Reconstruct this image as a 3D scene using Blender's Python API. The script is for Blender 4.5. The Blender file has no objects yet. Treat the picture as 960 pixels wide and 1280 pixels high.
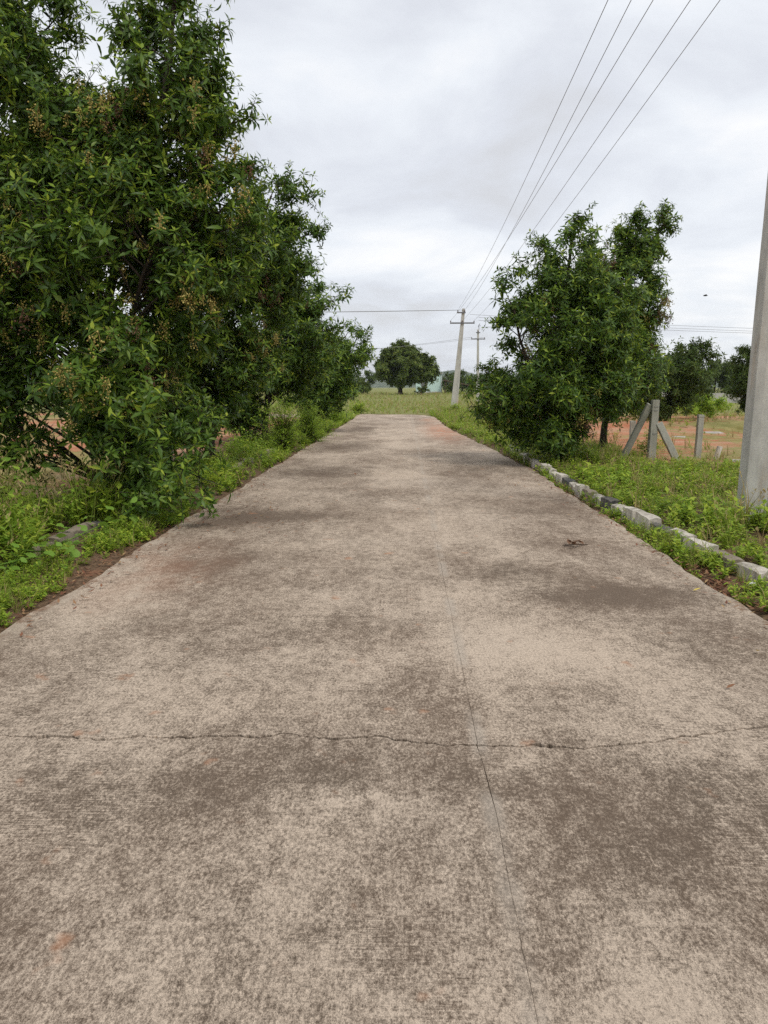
import bpy, math, random
import numpy as np
from mathutils import Vector, Matrix, Quaternion
R = math.radians
rng = np.random.default_rng(11)
random.seed(11)
sc = bpy.context.scene
COL = sc.collection

# ------------------------------------------------------------------ camera, sky, sun, exposure
cd = bpy.data.cameras.new('camera')
cd.sensor_fit = 'VERTICAL'; cd.sensor_height = 36.0; cd.lens = 27.0
cd.clip_start = 0.05; cd.clip_end = 6000
cam = bpy.data.objects.new('camera', cd); COL.objects.link(cam)
cam.location = (0, 0, 1.6)
cam.rotation_euler = (R(90 - 9.23), 0, R(1.59))
sc.camera = cam

SUN_EL, SUN_AZ = 56.0, 138.0          # azimuth clockwise from +Y (the road's direction)
w = bpy.data.worlds.new('World'); sc.world = w; w.use_nodes = True
nt = w.node_tree; nt.nodes.clear()
def N(t, kind, **k):
    n = t.nodes.new(kind)
    for a, b in k.items(): setattr(n, a, b)
    return n
def world_nodes():
    L = nt.links.new
    out = N(nt, 'ShaderNodeOutputWorld')
    sky = N(nt, 'ShaderNodeTexSky', sky_type='NISHITA', sun_disc=False)
    sky.sun_elevation = R(SUN_EL); sky.sun_rotation = R(SUN_AZ)
    bgs = N(nt, 'ShaderNodeBackground'); bgs.inputs[1].default_value = 0.12
    L(sky.outputs[0], bgs.inputs[0])
    tc = N(nt, 'ShaderNodeTexCoord')
    sp = N(nt, 'ShaderNodeSeparateXYZ'); L(tc.outputs['Generated'], sp.inputs[0])
    def M(op, a, b=None, clamp=False):
        n = N(nt, 'ShaderNodeMath', operation=op, use_clamp=clamp)
        for i, v in enumerate((a, b)):
            if v is None: continue
            if isinstance(v, (int, float)): n.inputs[i].default_value = v
            else: L(v, n.inputs[i])
        return n.outputs[0]
    zz = M('ADD', M('MAXIMUM', sp.outputs[2], 0.0), 0.20)
    cb = N(nt, 'ShaderNodeCombineXYZ')
    L(M('DIVIDE', sp.outputs[0], zz), cb.inputs[0]); L(M('DIVIDE', sp.outputs[1], zz), cb.inputs[1])
    def noise(scale, detail, rough, off):
        mp = N(nt, 'ShaderNodeMapping'); mp.inputs['Location'].default_value = off
        L(cb.outputs[0], mp.inputs[0])
        n = N(nt, 'ShaderNodeTexNoise'); n.inputs['Scale'].default_value = scale
        n.inputs['Detail'].default_value = detail; n.inputs['Roughness'].default_value = rough
        n.inputs['Distortion'].default_value = 0.35
        L(mp.outputs[0], n.inputs['Vector']); return n.outputs['Fac']
    big = noise(0.55, 4, 0.5, (3.1, 7.4, 0)); mid = noise(1.7, 7, 0.55, (1.3, 2.2, 4)); 
    f = M('ADD', M('MULTIPLY', big, 0.52), M('MULTIPLY', mid, 0.48))
    rp = N(nt, 'ShaderNodeValToRGB'); L(f, rp.inputs[0])
    e = rp.color_ramp.elements
    e[0].position = 0.39; e[0].color = (0.66, 0.67, 0.70, 1)
    e[1].position = 0.585; e[1].color = (0.97, 0.97, 0.975, 1)
    x = e.new(0.45); x.color = (0.72, 0.745, 0.80, 1)
    x = e.new(0.515); x.color = (0.83, 0.86, 0.905, 1)
    bgc = N(nt, 'ShaderNodeBackground'); L(rp.outputs[0], bgc.inputs[0]); bgc.inputs[1].default_value = 1.0
    mx = N(nt, 'ShaderNodeMixShader'); mx.inputs[0].default_value = 0.93
    L(bgs.outputs[0], mx.inputs[1]); L(bgc.outputs[0], mx.inputs[2]); L(mx.outputs[0], out.inputs[0])
world_nodes()
sd = bpy.data.lights.new('sun', 'SUN'); sd.energy = 1.5; sd.angle = R(11); sd.color = (1.0, 0.95, 0.88)
sun = bpy.data.objects.new('sun', sd); COL.objects.link(sun)
az, el = R(SUN_AZ), R(SUN_EL)
to_sun = Vector((math.sin(az) * math.cos(el), math.cos(az) * math.cos(el), math.sin(el)))
sun.rotation_euler = to_sun.to_track_quat('Z', 'Y').to_euler(); sun.location = (20, -10, 30)
vs = sc.view_settings
vs.view_transform = 'Standard'; vs.look = 'None'; vs.exposure = 0.14; vs.gamma = 1.0; vs.use_curve_mapping = False
sc.cycles.use_denoising = False
sc.cycles.max_bounces = 7; sc.cycles.transparent_max_bounces = 6; sc.cycles.diffuse_bounces = 4

# ------------------------------------------------------------------ materials
def mat(name):
    m = bpy.data.materials.new(name); m.use_nodes = True
    t = m.node_tree; t.nodes.clear()
    return m, t
class G:
    """small node-graph helper"""
    def __init__(s, t): s.t = t; s.L = t.links.new
    def v(s, sock, val):
        if isinstance(val, bpy.types.NodeSocket): s.L(val, sock)
        else:
            try: sock.default_value = val
            except Exception: sock.default_value = tuple(val)[:len(sock.default_value)]
    def n(s, kind, **k): return N(s.t, kind, **k)
    def math(s, op, a, b=0.0, clamp=False):
        n = s.n('ShaderNodeMath', operation=op, use_clamp=clamp); s.v(n.inputs[0], a); s.v(n.inputs[1], b); return n.outputs[0]
    def pos(s): return s.n('ShaderNodeNewGeometry').outputs['Position']
    def obj(s): return s.n('ShaderNodeTexCoord').outputs['Object']
    def map(s, vec, scale=(1, 1, 1), loc=(0, 0, 0), rot=(0, 0, 0)):
        n = s.n('ShaderNodeMapping'); s.L(vec, n.inputs[0]); n.inputs['Scale'].default_value = scale
        n.inputs['Location'].default_value = loc; n.inputs['Rotation'].default_value = rot; return n.outputs[0]
    def noise(s, vec, scale, detail=4, rough=0.55, dist=0.0, col=False):
        n = s.n('ShaderNodeTexNoise'); s.L(vec, n.inputs['Vector']); n.inputs['Scale'].default_value = scale
        n.inputs['Detail'].default_value = detail; n.inputs['Roughness'].default_value = rough; n.inputs['Distortion'].default_value = dist
        return n.outputs['Color' if col else 'Fac']
    def smooth(s, x, a, b, lo=0.0, hi=1.0):
        n = s.n('ShaderNodeMapRange', interpolation_type='SMOOTHSTEP'); s.v(n.inputs[0], x)
        n.inputs[1].default_value = a; n.inputs[2].default_value = b; n.inputs[3].default_value = lo; n.inputs[4].default_value = hi
        return n.outputs[0]
    def mix(s, f, a, b, mode='MIX'):
        n = s.n('ShaderNodeMix', data_type='RGBA', blend_type=mode); s.v(n.inputs[0], f); s.v(n.inputs[6], a); s.v(n.inputs[7], b); return n.outputs[2]
    def ramp(s, f, stops):
        n = s.n('ShaderNodeValToRGB'); s.L(f, n.inputs[0]); e = n.color_ramp.elements
        e[0].position, e[0].color = stops[0][0], (*stops[0][1], 1); e[1].position, e[1].color = stops[-1][0], (*stops[-1][1], 1)
        for p, c in stops[1:-1]: q = e.new(p); q.color = (*c, 1)
        return n.outputs[0]
    def bump(s, h, strength, dist):
        n = s.n('ShaderNodeBump'); s.L(h, n.inputs['Height']); n.inputs['Strength'].default_value = strength; n.inputs['Distance'].default_value = dist; return n.outputs[0]
    def out(s, col, rough=0.9, normal=None, spec=0.3):
        p = s.n('ShaderNodeBsdfPrincipled'); s.v(p.inputs['Base Color'], col); s.v(p.inputs['Roughness'], rough)
        p.inputs['Specular IOR Level'].default_value = spec
        if normal is not None: s.L(normal, p.inputs['Normal'])
        o = s.n('ShaderNodeOutputMaterial'); s.L(p.outputs[0], o.inputs[0]); return p

def leaf_mat(name, stops, transl=0.25, rough=0.42, spec=0.35):
    m, t = mat(name); g = G(t)
    rnd = g.n('ShaderNodeNewGeometry').outputs['Random Per Island']
    big = g.noise(g.pos(), 0.9, 2)
    f = g.math('ADD', g.math('MULTIPLY', rnd, 0.7), g.math('MULTIPLY', big, 0.3))
    c = g.ramp(f, stops)
    p = g.n('ShaderNodeBsdfPrincipled'); g.L(c, p.inputs['Base Color']); p.inputs['Roughness'].default_value = rough
    p.inputs['Specular IOR Level'].default_value = spec
    tr = g.n('ShaderNodeBsdfTranslucent')
    hs = g.n('ShaderNodeHueSaturation'); hs.inputs['Hue'].default_value = 0.485; hs.inputs['Value'].default_value = 1.5; g.L(c, hs.inputs['Color'])
    g.L(hs.outputs[0], tr.inputs['Color'])
    mx = g.n('ShaderNodeMixShader'); mx.inputs[0].default_value = transl
    g.L(p.outputs[0], mx.inputs[1]); g.L(tr.outputs[0], mx.inputs[2])
    o = g.n('ShaderNodeOutputMaterial'); g.L(mx.outputs[0], o.inputs[0])
    return m
ML = {}
ML['leaf'] = leaf_mat('glossy_leaf', [(0.1, (0.029, 0.062, 0.010)), (0.4, (0.058, 0.120, 0.015)), (0.7, (0.098, 0.175, 0.021)), (0.95, (0.18, 0.245, 0.034))], .30, .42, .28)
ML['young'] = leaf_mat('young_leaf', [(0.1, (0.16, 0.26, 0.027)), (0.6, (0.25, 0.36, 0.040)), (0.9, (0.38, 0.44, 0.06))], 0.38, .5, .2)
ML['far_leaf'] = leaf_mat('far_tree_leaf', [(0.1, (0.036, 0.058, 0.012)), (0.5, (0.066, 0.104, 0.020)), (0.9, (0.11, 0.15, 0.030))], 0.25, 0.6, .2)
ML['neem_leaf'] = leaf_mat('field_tree_leaf', [(0.1, (0.050, 0.078, 0.013)), (0.5, (0.085, 0.128, 0.020)), (0.9, (0.155, 0.185, 0.035))], 0.28, 0.6, .2)
ML['weed'] = leaf_mat('weed_leaf', [(0.05, (0.10, 0.18, 0.020)), (0.35, (0.20, 0.31, 0.034)), (0.7, (0.32, 0.43, 0.048)), (0.95, (0.48, 0.51, 0.07))], 0.35, 0.6, .15)
ML['grass'] = leaf_mat('grass_blade', [(0.05, (0.10, 0.155, 0.025)), (0.5, (0.19, 0.265, 0.042)), (0.9, (0.32, 0.34, 0.075))], 0.35, 0.6, .15)
ML['straw'] = leaf_mat('dry_grass', [(0.05, (0.21, 0.175, 0.065)), (0.5, (0.36, 0.29, 0.13)), (0.9, (0.50, 0.39, 0.20))], 0.3, 0.7, .1)
ML['fern'] = leaf_mat('light_green_leaf', [(0.05, (0.15, 0.26, 0.030)), (0.5, (0.24, 0.37, 0.045)), (0.9, (0.36, 0.46, 0.065))], 0.38, 0.6, .15)
ML['vine'] = leaf_mat('broad_vine_leaf', [(0.05, (0.11, 0.22, 0.032)), (0.5, (0.17, 0.31, 0.045)), (0.9, (0.27, 0.39, 0.065))], 0.3, 0.5, .2)
ML['dead'] = leaf_mat('dead_leaf', [(0.05, (0.10, 0.035, 0.02)), (0.4, (0.19, 0.075, 0.04)), (0.7, (0.26, 0.14, 0.07)), (0.95, (0.42, 0.30, 0.14))], 0.1, 0.8)
ML['yellow'] = leaf_mat('yellow_leaf', [(0.05, (0.55, 0.42, 0.08)), (0.9, (0.60, 0.48, 0.12))], 0.1, 0.7)
ML['fruit'] = leaf_mat('fruit_bunch', [(0.05, (0.20, 0.14, 0.035)), (0.5, (0.38, 0.30, 0.08)), (0.9, (0.54, 0.46, 0.15))], 0.05, 0.7)
ML['seed'] = leaf_mat('seed_husk', [(0.05, (0.10, 0.05, 0.028)), (0.9, (0.20, 0.11, 0.06))], 0.05, 0.8)

def m_bark(name, a, b):
    m, t = mat(name); g = G(t); o = g.pos()
    n = g.noise(g.map(o, (9, 9, 2.2)), 2.0, 6, 0.65)
    c = g.mix(g.smooth(n, 0.35, 0.68), (*a, 1), (*b, 1))
    g.out(c, 0.92, g.bump(n, 0.8, 0.02)); return m
ML['bark'] = m_bark('bark', (0.028, 0.021, 0.015), (0.075, 0.058, 0.042))

def m_concrete(name, base, dark, stain=0.5, rust=0.0, scale=1.0):
    m, t = mat(name); g = G(t); o = g.pos()
    fine = g.noise(o, 60 * scale, 6, 0.7); md = g.noise(g.map(o, (1, 1, 0.35)), 6 * scale, 5, 0.6); big = g.noise(g.map(o, (1, 1, 0.25)), 1.6 * scale, 3, 0.55)
    f = g.smooth(g.math('ADD', g.math('MULTIPLY', md, 0.6), g.math('MULTIPLY', big, 0.4)), 0.42, 0.68)
    c = g.mix(g.math('MULTIPLY', f, stain), (*base, 1), (*dark, 1))
    c = g.mix(g.smooth(fine, 0.35, 0.7, 0.0, 0.45), c, tuple(x * 0.55 for x in base) + (1,))
    if rust: c = g.mix(g.smooth(g.noise(g.map(o, (1, 1, 0.2)), 3.1, 4), 0.56, 0.75, 0, rust), c, (0.42, 0.26, 0.13, 1))
    g.out(c, 0.88, g.bump(g.math('ADD', fine, md), 0.5, 0.008)); return m
ML['pole'] = m_concrete('pole_concrete', (0.53, 0.515, 0.47), (0.30, 0.29, 0.26), 0.75, 0.5, 1.1)
ML['post'] = m_concrete('post_concrete', (0.40, 0.395, 0.335), (0.22, 0.225, 0.18), 0.7)
ML['whitewash'] = m_concrete('whitewashed_stone', (0.64, 0.585, 0.50), (0.17, 0.145, 0.11), 1.0, 0.0, 1.6)
ML['blackwash'] = m_concrete('black_painted_stone', (0.06, 0.062, 0.062), (0.24, 0.21, 0.17), 0.9, 0.0, 1.6)
ML['rawstone'] = m_concrete('bare_kerb_stone', (0.30, 0.25, 0.19), (0.14, 0.11, 0.08), 0.7, 0.0, 1.6)
ML['wall'] = m_concrete('mint_wall_paint', (0.62, 0.80, 0.76), (0.50, 0.65, 0.61), 0.4, 0, 0.2)
ML['greywall'] = m_concrete('grey_wall', (0.50, 0.48, 0.45), (0.30, 0.28, 0.26), 0.5, 0, 0.3)
def m_flat(name, c, rough=0.6, metal=0.0):
    m, t = mat(name); g = G(t); n = g.noise(g.pos(), 14, 4)
    p = g.out(g.mix(g.smooth(n, 0.35, 0.7, 0, 0.5), (*c, 1), tuple(x * 0.6 for x in c) + (1,)), rough)
    p.inputs['Metallic'].default_value = metal; return m
ML['steel'] = m_flat('galvanised_steel', (0.20, 0.20, 0.21), 0.5, 0.6)
ML['porcelain'] = m_flat('brown_porcelain', (0.10, 0.055, 0.045), 0.25)
ML['wire'] = m_flat('aluminium_wire', (0.24, 0.24, 0.25), 0.6)
ML['roof'] = m_flat('brown_sheet_roof', (0.13, 0.085, 0.065), 0.8)
ML['wood'] = m_flat('weathered_timber', (0.10, 0.07, 0.05), 0.9)
ML['bird'] = m_flat('dark_feather', (0.04, 0.04, 0.045), 0.8)
ML['paper'] = m_flat('white_scrap', (0.75, 0.74, 0.70), 0.7)

def m_road():
    m, t = mat('weathered_concrete_road'); g = G(t); o = g.pos()
    sp = g.n('ShaderNodeSeparateXYZ'); g.L(o, sp.inputs[0]); X, Y = sp.outputs[0], sp.outputs[1]
    warp = g.noise(o, 1.5, 6, 0.68, col=True)
    vm = g.n('ShaderNodeVectorMath', operation='MULTIPLY_ADD'); g.L(warp, vm.inputs[0]); vm.inputs[1].default_value = (1.1, 1.1, 0); g.L(o, vm.inputs[2])
    wp = vm.outputs[0]                                       # position + noise * 0.9 (offset about .45)
    def blob(cx, cy, rx, ry, amt):
        mp = g.map(wp, (1 / rx, 1 / ry, 0), (-(cx + .55) / rx, -(cy + .55) / ry, 0))
        ln = g.n('ShaderNodeVectorMath', operation='LENGTH'); g.L(mp, ln.inputs[0])
        return g.smooth(ln.outputs['Value'], 0.0, 1.15, amt * .78, 0.0)
    big = g.noise(g.map(o, (1.0, 0.5, 1)), 0.8, 4, 0.6)
    mid = g.noise(g.map(o, (1, 0.55, 1)), 3.4, 6, 0.66, 0.4)
    cov = g.math('ADD', g.math('MULTIPLY', big, 0.6), g.math('MULTIPLY', mid, 0.4))       # about .5
    dark = [(-1.9, 9.4, 1.5, 1.0, .22), (-1.9, 7.0, 1.0, 0.9, .12), (1.75, 5.9, 1.0, 0.62, .24), (1.0, 6.5, 0.7, .5, .15), (2.1, 4.7, 0.8, 0.6, .12),
            (-0.3, 3.0, 1.1, 0.35, .16), (-1.3, 2.85, .9, .35, .12), (1.3, 2.8, 1.1, .6, .16), (-0.9, 4.9, 1.0, .6, .10), (1.9, 10.3, 1.2, 1.3, .12), (0.7, 2.4, .5, .4, .06),
            (-1.6, 14.5, 1.6, 1.4, .17), (1.7, 15.5, 1.3, 1.6, .17), (-1.5, 21, 1.8, 2.2, .15), (0.4, 19, 1.5, 1.5, .10), (1.3, 24, 1.6, 2, .12), (-1.8, 30, 1.2, 3, .15), (-0.6, 11.5, 1.2, 1, .08)]
    light = [(0.75, 4.6, .75, .75, -.20), (0.2, 8.6, 0.8, 1.8, -.12), (0.8, 1.75, 1.2, .35, -.18), (-0.9, 1.9, .7, .4, -.06), (-0.1, 13.5, .8, 3, -.09), (-0.28, 2.72, .10, .07, -.3), (0.3, 5.8, .5, .6, -.1),
             (0.0, 4.35, 0.8, 0.35, -.10), (0.0, 24, 1.5, 14, -.13), (-2.3, 6.0, 0.5, 1.8, -.06)]
    for b in dark + light: cov = g.math('ADD', cov, blob(*b))
    # fine mottling of moss and worn laitance, stretched across the broom direction
    gr1 = g.noise(g.map(o, (80, 46, 1)), 1.0, 7, 0.80)
    gr2 = g.noise(g.map(o, (260, 170, 1)), 1.0, 3, 0.85)
    gr3 = g.noise(g.map(o, (17, 11, 1)), 1.0, 6, 0.74)
    broom = g.noise(g.map(o, (9, 130, 1)), 1.0, 3, 0.6)
    bm = g.smooth(g.noise(o, .9, 2), .48, .62)
    spk = g.math('ADD', g.math('ADD', g.math('MULTIPLY', gr1, .48), g.math('MULTIPLY', gr2, .22)), g.math('MULTIPLY', gr3, .30))
    spk = g.math('ADD', spk, g.math('MULTIPLY', g.math('MULTIPLY', g.math('SUBTRACT', broom, .5), .26), bm))
    th = g.math('ADD', spk, g.math('MULTIPLY', g.math('SUBTRACT', cov, 0.50), 0.42))
    f = g.smooth(th, 0.405, 0.585)
    tone = g.noise(o, 0.6, 2)
    lightc = g.mix(tone, (0.590, 0.472, 0.360, 1), (0.550, 0.452, 0.356, 1))
    darkc = g.mix(g.smooth(big, .4, .62), (0.150, 0.112, 0.080, 1), (0.172, 0.124, 0.088, 1))
    c = g.mix(f, lightc, darkc)
    c = g.mix(g.smooth(cov, 0.56, 0.80, 0, 0.30), c, (0.128, 0.099, 0.075, 1))
    c = g.mix(1.0, c, g.smooth(g.math('ADD', g.math('MULTIPLY', gr2, .5), g.math('MULTIPLY', gr1, .5)), .34, .66, 1.34, .64), 'MULTIPLY')            # thick moss film
    # small rusty orange spots, reddish dust film, pale worn rim
    rs = g.noise(o, 4.3, 3, 0.5)
    c = g.mix(g.smooth(rs, 0.66, 0.76, 0, 0.55), c, (0.44, 0.21, 0.11, 1))
    red = g.math('MAXIMUM', blob(1.35, 29, 0.95, 8, 1.0), g.math('MAXIMUM', blob(-2.2, 6.6, 0.8, 1.6, 0.28), blob(1.2, 38, 0.7, 4, 0.6)))
    red = g.math('MULTIPLY', red, g.smooth(mid, 0.3, 0.6))
    c = g.mix(red, c, (0.50, 0.235, 0.14, 1))
    edge = g.smooth(g.math('ADD', g.math('ABSOLUTE', g.math('ADD', X, 0.06)), g.math('MULTIPLY', g.math('SUBTRACT', mid, .5), .5)), 2.42, 2.58)
    edge = g.math('MULTIPLY', edge, g.smooth(g.noise(o, 1.1, 2), .38, .55))
    c = g.mix(g.math('MULTIPLY', edge, 0.7), c, (0.50, 0.42, 0.33, 1))
    wash = g.smooth(g.math('ADD', g.math('ABSOLUTE', g.math('ADD', X, 0.06)), g.math('MULTIPLY', g.math('SUBTRACT', gr3, .5), 1.0)), 2.44, 2.66)
    wash = g.math('MULTIPLY', wash, g.smooth(g.noise(o, 1.9, 4), .45, .58))
    c = g.mix(g.math('MULTIPLY', wash, 0.85), c, (0.22, 0.125, 0.075, 1))
    # worn light line with dark edge along the lengthwise joint
    jl = g.math('ABSOLUTE', g.math('SUBTRACT', g.math('ADD', X, g.math('MULTIPLY', gr3, .05)), 0.365))
    jf = g.math('MULTIPLY', g.smooth(jl, 0.010, 0.06, 0.5, 0.0), g.smooth(g.noise(g.map(o, (0.01, 1, 1)), 1.4, 2), .42, .58))
    c = g.mix(jf, c, (0.46, 0.40, 0.33, 1))
    h = g.math('ADD', g.math('MULTIPLY', gr1, 0.8), g.math('ADD', g.math('MULTIPLY', gr2, .6), g.math('MULTIPLY', broom, .7)))
    g.out(c, 0.93, g.bump(h, 0.9, 0.008), 0.2)
    return m
ML['road'] = m_road()

def m_ground():
    m, t = mat('soil_and_grass_ground'); g = G(t); o = g.pos()
    sp = g.n('ShaderNodeSeparateXYZ'); g.L(o, sp.inputs[0]); X, Y = sp.outputs[0], sp.outputs[1]
    n1 = g.noise(o, 0.22, 5, 0.6); n2 = g.noise(o, 2.2, 6, 0.65); n3 = g.noise(o, 26, 5, 0.7)
    redc = g.mix(g.smooth(n2, .35, .65), (0.40, 0.15, 0.078, 1), (0.49, 0.245, 0.145, 1))
    redc = g.mix(g.smooth(g.noise(g.map(o, (.5, 1.3, 1)), .55, 5, .6), .48, .62, 0, .6), redc, (0.45, 0.31, 0.20, 1))
    soil = g.mix(g.smooth(n3, .35, .65), (0.10, 0.062, 0.038, 1), (0.20, 0.13, 0.08, 1))
    soil = g.mix(g.smooth(n2, .57, .72, 0, .6), soil, (0.40, 0.19, 0.11, 1))
    grass = g.mix(g.smooth(n2, .3, .7), (0.13, 0.165, 0.040, 1), (0.30, 0.275, 0.10, 1))
    ax = g.math('ABSOLUTE', g.math('ADD', X, g.math('MULTIPLY', g.math('SUBTRACT', n2, .5), 1.2)))
    c = g.mix(g.smooth(ax, 4.6, 5.8), soil, redc)
    gp = g.smooth(g.math('ADD', n1, g.math('MULTIPLY', g.math('SUBTRACT', n2, .5), .5)), .47, .58)
    gp = g.math('MULTIPLY', gp, g.smooth(ax, 4.8, 7.0))
    c = g.mix(g.math('MULTIPLY', gp, .85), c, grass)
    far = g.smooth(g.math('ADD', Y, g.math('MULTIPLY', n1, 14)), 48, 58)
    c = g.mix(far, c, grass)
    v = g.smooth(n3, .3, .7, .82, 1.1)
    c = g.mix(1.0, c, v, 'MULTIPLY')
    g.out(c, 0.95, g.bump(g.math('ADD', n3, n2), 0.7, 0.03), 0.15); return m
ML['ground'] = m_ground()
def m_hill():
    m, t = mat('wooded_hill'); g = G(t); n = g.noise(g.pos(), 0.05, 6)
    g.out(g.mix(g.smooth(n, .35, .65), (0.05, 0.075, 0.035, 1), (0.10, 0.12, 0.06, 1)), 0.95); return m
ML['hill'] = m_hill()

# ------------------------------------------------------------------ geometry helpers
def link(name, me, mats, parent=None, **props):
    o = bpy.data.objects.new(name, me); COL.objects.link(o)
    if me is not None and not me.materials:
        for x in mats: me.materials.append(ML[x] if isinstance(x, str) else x)
    if parent is not None: o.parent = parent
    for k, v in props.items(): o[k] = v
    return o
def thing(name, label, cat, loc=(0, 0, 0), group=None):
    o = bpy.data.objects.new(name, None); COL.objects.link(o); o.location = loc
    o.empty_display_size = 0.2
    o['label'] = label; o['category'] = cat
    if group: o['group'] = group
    return o
def soup(name, V, T, MI=None):
    me = bpy.data.meshes.new(name); n = len(T)
    me.vertices.add(len(V)); me.vertices.foreach_set('co', np.ascontiguousarray(V, dtype=np.float32).ravel())
    me.loops.add(n * 3); me.loops.foreach_set('vertex_index', np.ascontiguousarray(T, dtype=np.int32).ravel())
    me.polygons.add(n); me.polygons.foreach_set('loop_start', np.arange(0, n * 3, 3, dtype=np.int32))
    if MI is not None: me.polygons.foreach_set('material_index', np.ascontiguousarray(MI, dtype=np.int32))
    me.update(calc_edges=True); return me
def pyd(name, V, F, smooth=False):
    me = bpy.data.meshes.new(name); me.from_pydata([tuple(v) for v in V], [], F); me.update()
    if smooth:
        for p in me.polygons: p.use_smooth = True
    return me
def unit(v): return v / (np.linalg.norm(v, axis=-1, keepdims=True) + 1e-9)
class Acc:
    """collects triangle pieces for one mesh"""
    def __init__(s): s.V = []; s.T = []; s.M = []; s.n = 0
    def add(s, V, T, M=0):
        V = np.asarray(V, float); T = np.asarray(T, int)
        s.V.append(V); s.T.append(T + s.n); s.M.append(np.full(len(T), M) if np.isscalar(M) else np.asarray(M)); s.n += len(V)
    def mesh(s, name, shift=(0, 0, 0)):
        return soup(name, np.concatenate(s.V) - np.array(shift), np.concatenate(s.T), np.concatenate(s.M))
def tube(pts, rad, sides=7, cap=True):
    pts = np.asarray(pts, float); n = len(pts); rad = np.broadcast_to(rad, (n,))
    tan = unit(np.gradient(pts, axis=0)); ref = np.array([0.31, 0.12, 0.05]) if abs(tan[0][2]) > .6 else np.array([0, 0, 1.])
    a = unit(np.cross(tan, ref)); b = np.cross(tan, a); th = np.linspace(0, 2 * np.pi, sides, endpoint=False)
    V = (pts[:, None] + rad[:, None, None] * (np.cos(th)[None, :, None] * a[:, None] + np.sin(th)[None, :, None] * b[:, None])).reshape(-1, 3)
    T = []
    for i in range(n - 1):
        for j in range(sides):
            p, q = i * sides + j, i * sides + (j + 1) % sides
            T += [(p, q, q + sides), (p, q + sides, p + sides)]
    if cap:
        for base in (0, (n - 1) * sides):
            for j in range(1, sides - 1): T.append((base, base + j, base + j + 1))
    return V, np.array(T)
def box(c, s, rot=None):
    """box: centre, full size, optional 3x3"""
    q = np.array([(x, y, z) for x in (-.5, .5) for y in (-.5, .5) for z in (-.5, .5)]) * np.array(s)
    if rot is not None: q = q @ np.array(rot).T
    F = [(0, 1, 3, 2), (4, 6, 7, 5), (0, 4, 5, 1), (2, 3, 7, 6), (0, 2, 6, 4), (1, 5, 7, 3)]
    return q + np.array(c), F
def bevel(o, wdt, seg=1):
    b = o.modifiers.new('bevel', 'BEVEL'); b.width = wdt; b.segments = seg; b.limit_method = 'ANGLE'; return o

def leaf(L, W, droop, detail, fold=0.25):
    """lance-shaped leaf along +X, face up +Z"""
    if detail >= 2:
        st = [(0.33, 0.9), (0.66, 0.72)]
        V = [(0, 0, 0)]
        for s, k in st:
            z = -droop * s * s * L
            V += [(s * L, k * W / 2, z + fold * W / 2), (s * L, 0, z), (s * L, -k * W / 2, z + fold * W / 2)]
        V.append((L, 0, -droop * L))
        T = [(0, 2, 1), (0, 3, 2), (1, 2, 5), (1, 5, 4), (2, 3, 6), (2, 6, 5), (4, 5, 7), (5, 6, 7)]
    elif detail == 1:
        z = -droop * .25 * L
        V = [(0, 0, 0), (.48 * L, W / 2, z + fold * W / 2), (.48 * L, 0, z), (.48 * L, -W / 2, z + fold * W / 2), (L, 0, -droop * L)]
        T = [(0, 2, 1), (0, 3, 2), (1, 2, 4), (2, 3, 4)]
    else:
        V = [(0, 0, 0), (.45 * L, W / 2, -droop * .2 * L), (.45 * L, -W / 2, -droop * .2 * L), (L, 0, -droop * L)]
        T = [(0, 2, 1), (1, 2, 3)]
    return np.array(V), np.array(T)
def rot_axis(az, el):
    """rotation whose +X goes to azimuth az, elevation el"""
    ca, sa, ce, se = math.cos(az), math.sin(az), math.cos(el), math.sin(el)
    return np.array([[ca * ce, -sa, -ca * se], [sa * ce, ca, -sa * se], [se, 0, ce]])
def whorl(n, L, W, detail, rg, young=0.2, stem=0.06):
    """a rosette of leaves round +Z, material 0 old, 1 young"""
    A = Acc()
    for i in range(n):
        k = i / n; y = k > 1 - young
        el = R(-22 + 78 * k + rg.uniform(-10, 10)); l = L * (1.0 - .42 * k) * rg.uniform(.8, 1.15)
        V, T = leaf(l, W * (1.0 - .25 * k) * rg.uniform(.85, 1.15), rg.uniform(.1, .4), detail)
        tw = rg.uniform(-.5, .5); ct, st = math.cos(tw), math.sin(tw)
        V = V @ np.array([[1, 0, 0], [0, ct, -st], [0, st, ct]]).T
        V = V @ rot_axis(i * 2.4 + rg.uniform(-.3, .3), el).T + np.array([0, 0, -stem * (1 - k) * rg.uniform(.5, 1.6)])
        A.add(V, T, 1 if y else 0)
    return np.concatenate(A.V), np.concatenate(A.T), np.concatenate(A.M)
def frames(axis, spin):
    z = unit(axis); ref = np.where(np.abs(z[:, 2:3]) > .9, np.array([[1., 0, 0]]), np.array([[0, 0, 1.]]))
    x = unit(np.cross(ref, z)); y = np.cross(z, x); c, s = np.cos(spin)[:, None], np.sin(spin)[:, None]
    return np.stack([x * c + y * s, -x * s + y * c, z], axis=2)      # columns
def scatter(acc, temps, pos, axis, spin, scale, pick, matmap=None):
    Rm = frames(axis, spin)
    for k, (V, T, M) in enumerate(temps):
        idx = np.where(pick == k)[0]
        if not len(idx): continue
        W = np.einsum('nij,vj->nvi', Rm[idx], V) * scale[idx][:, None, None] + pos[idx][:, None]
        TT = (T[None] + (np.arange(len(idx)) * len(V))[:, None, None]).reshape(-1, 3)
        acc.add(W.reshape(-1, 3), TT, np.tile(M, len(idx)))

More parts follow.
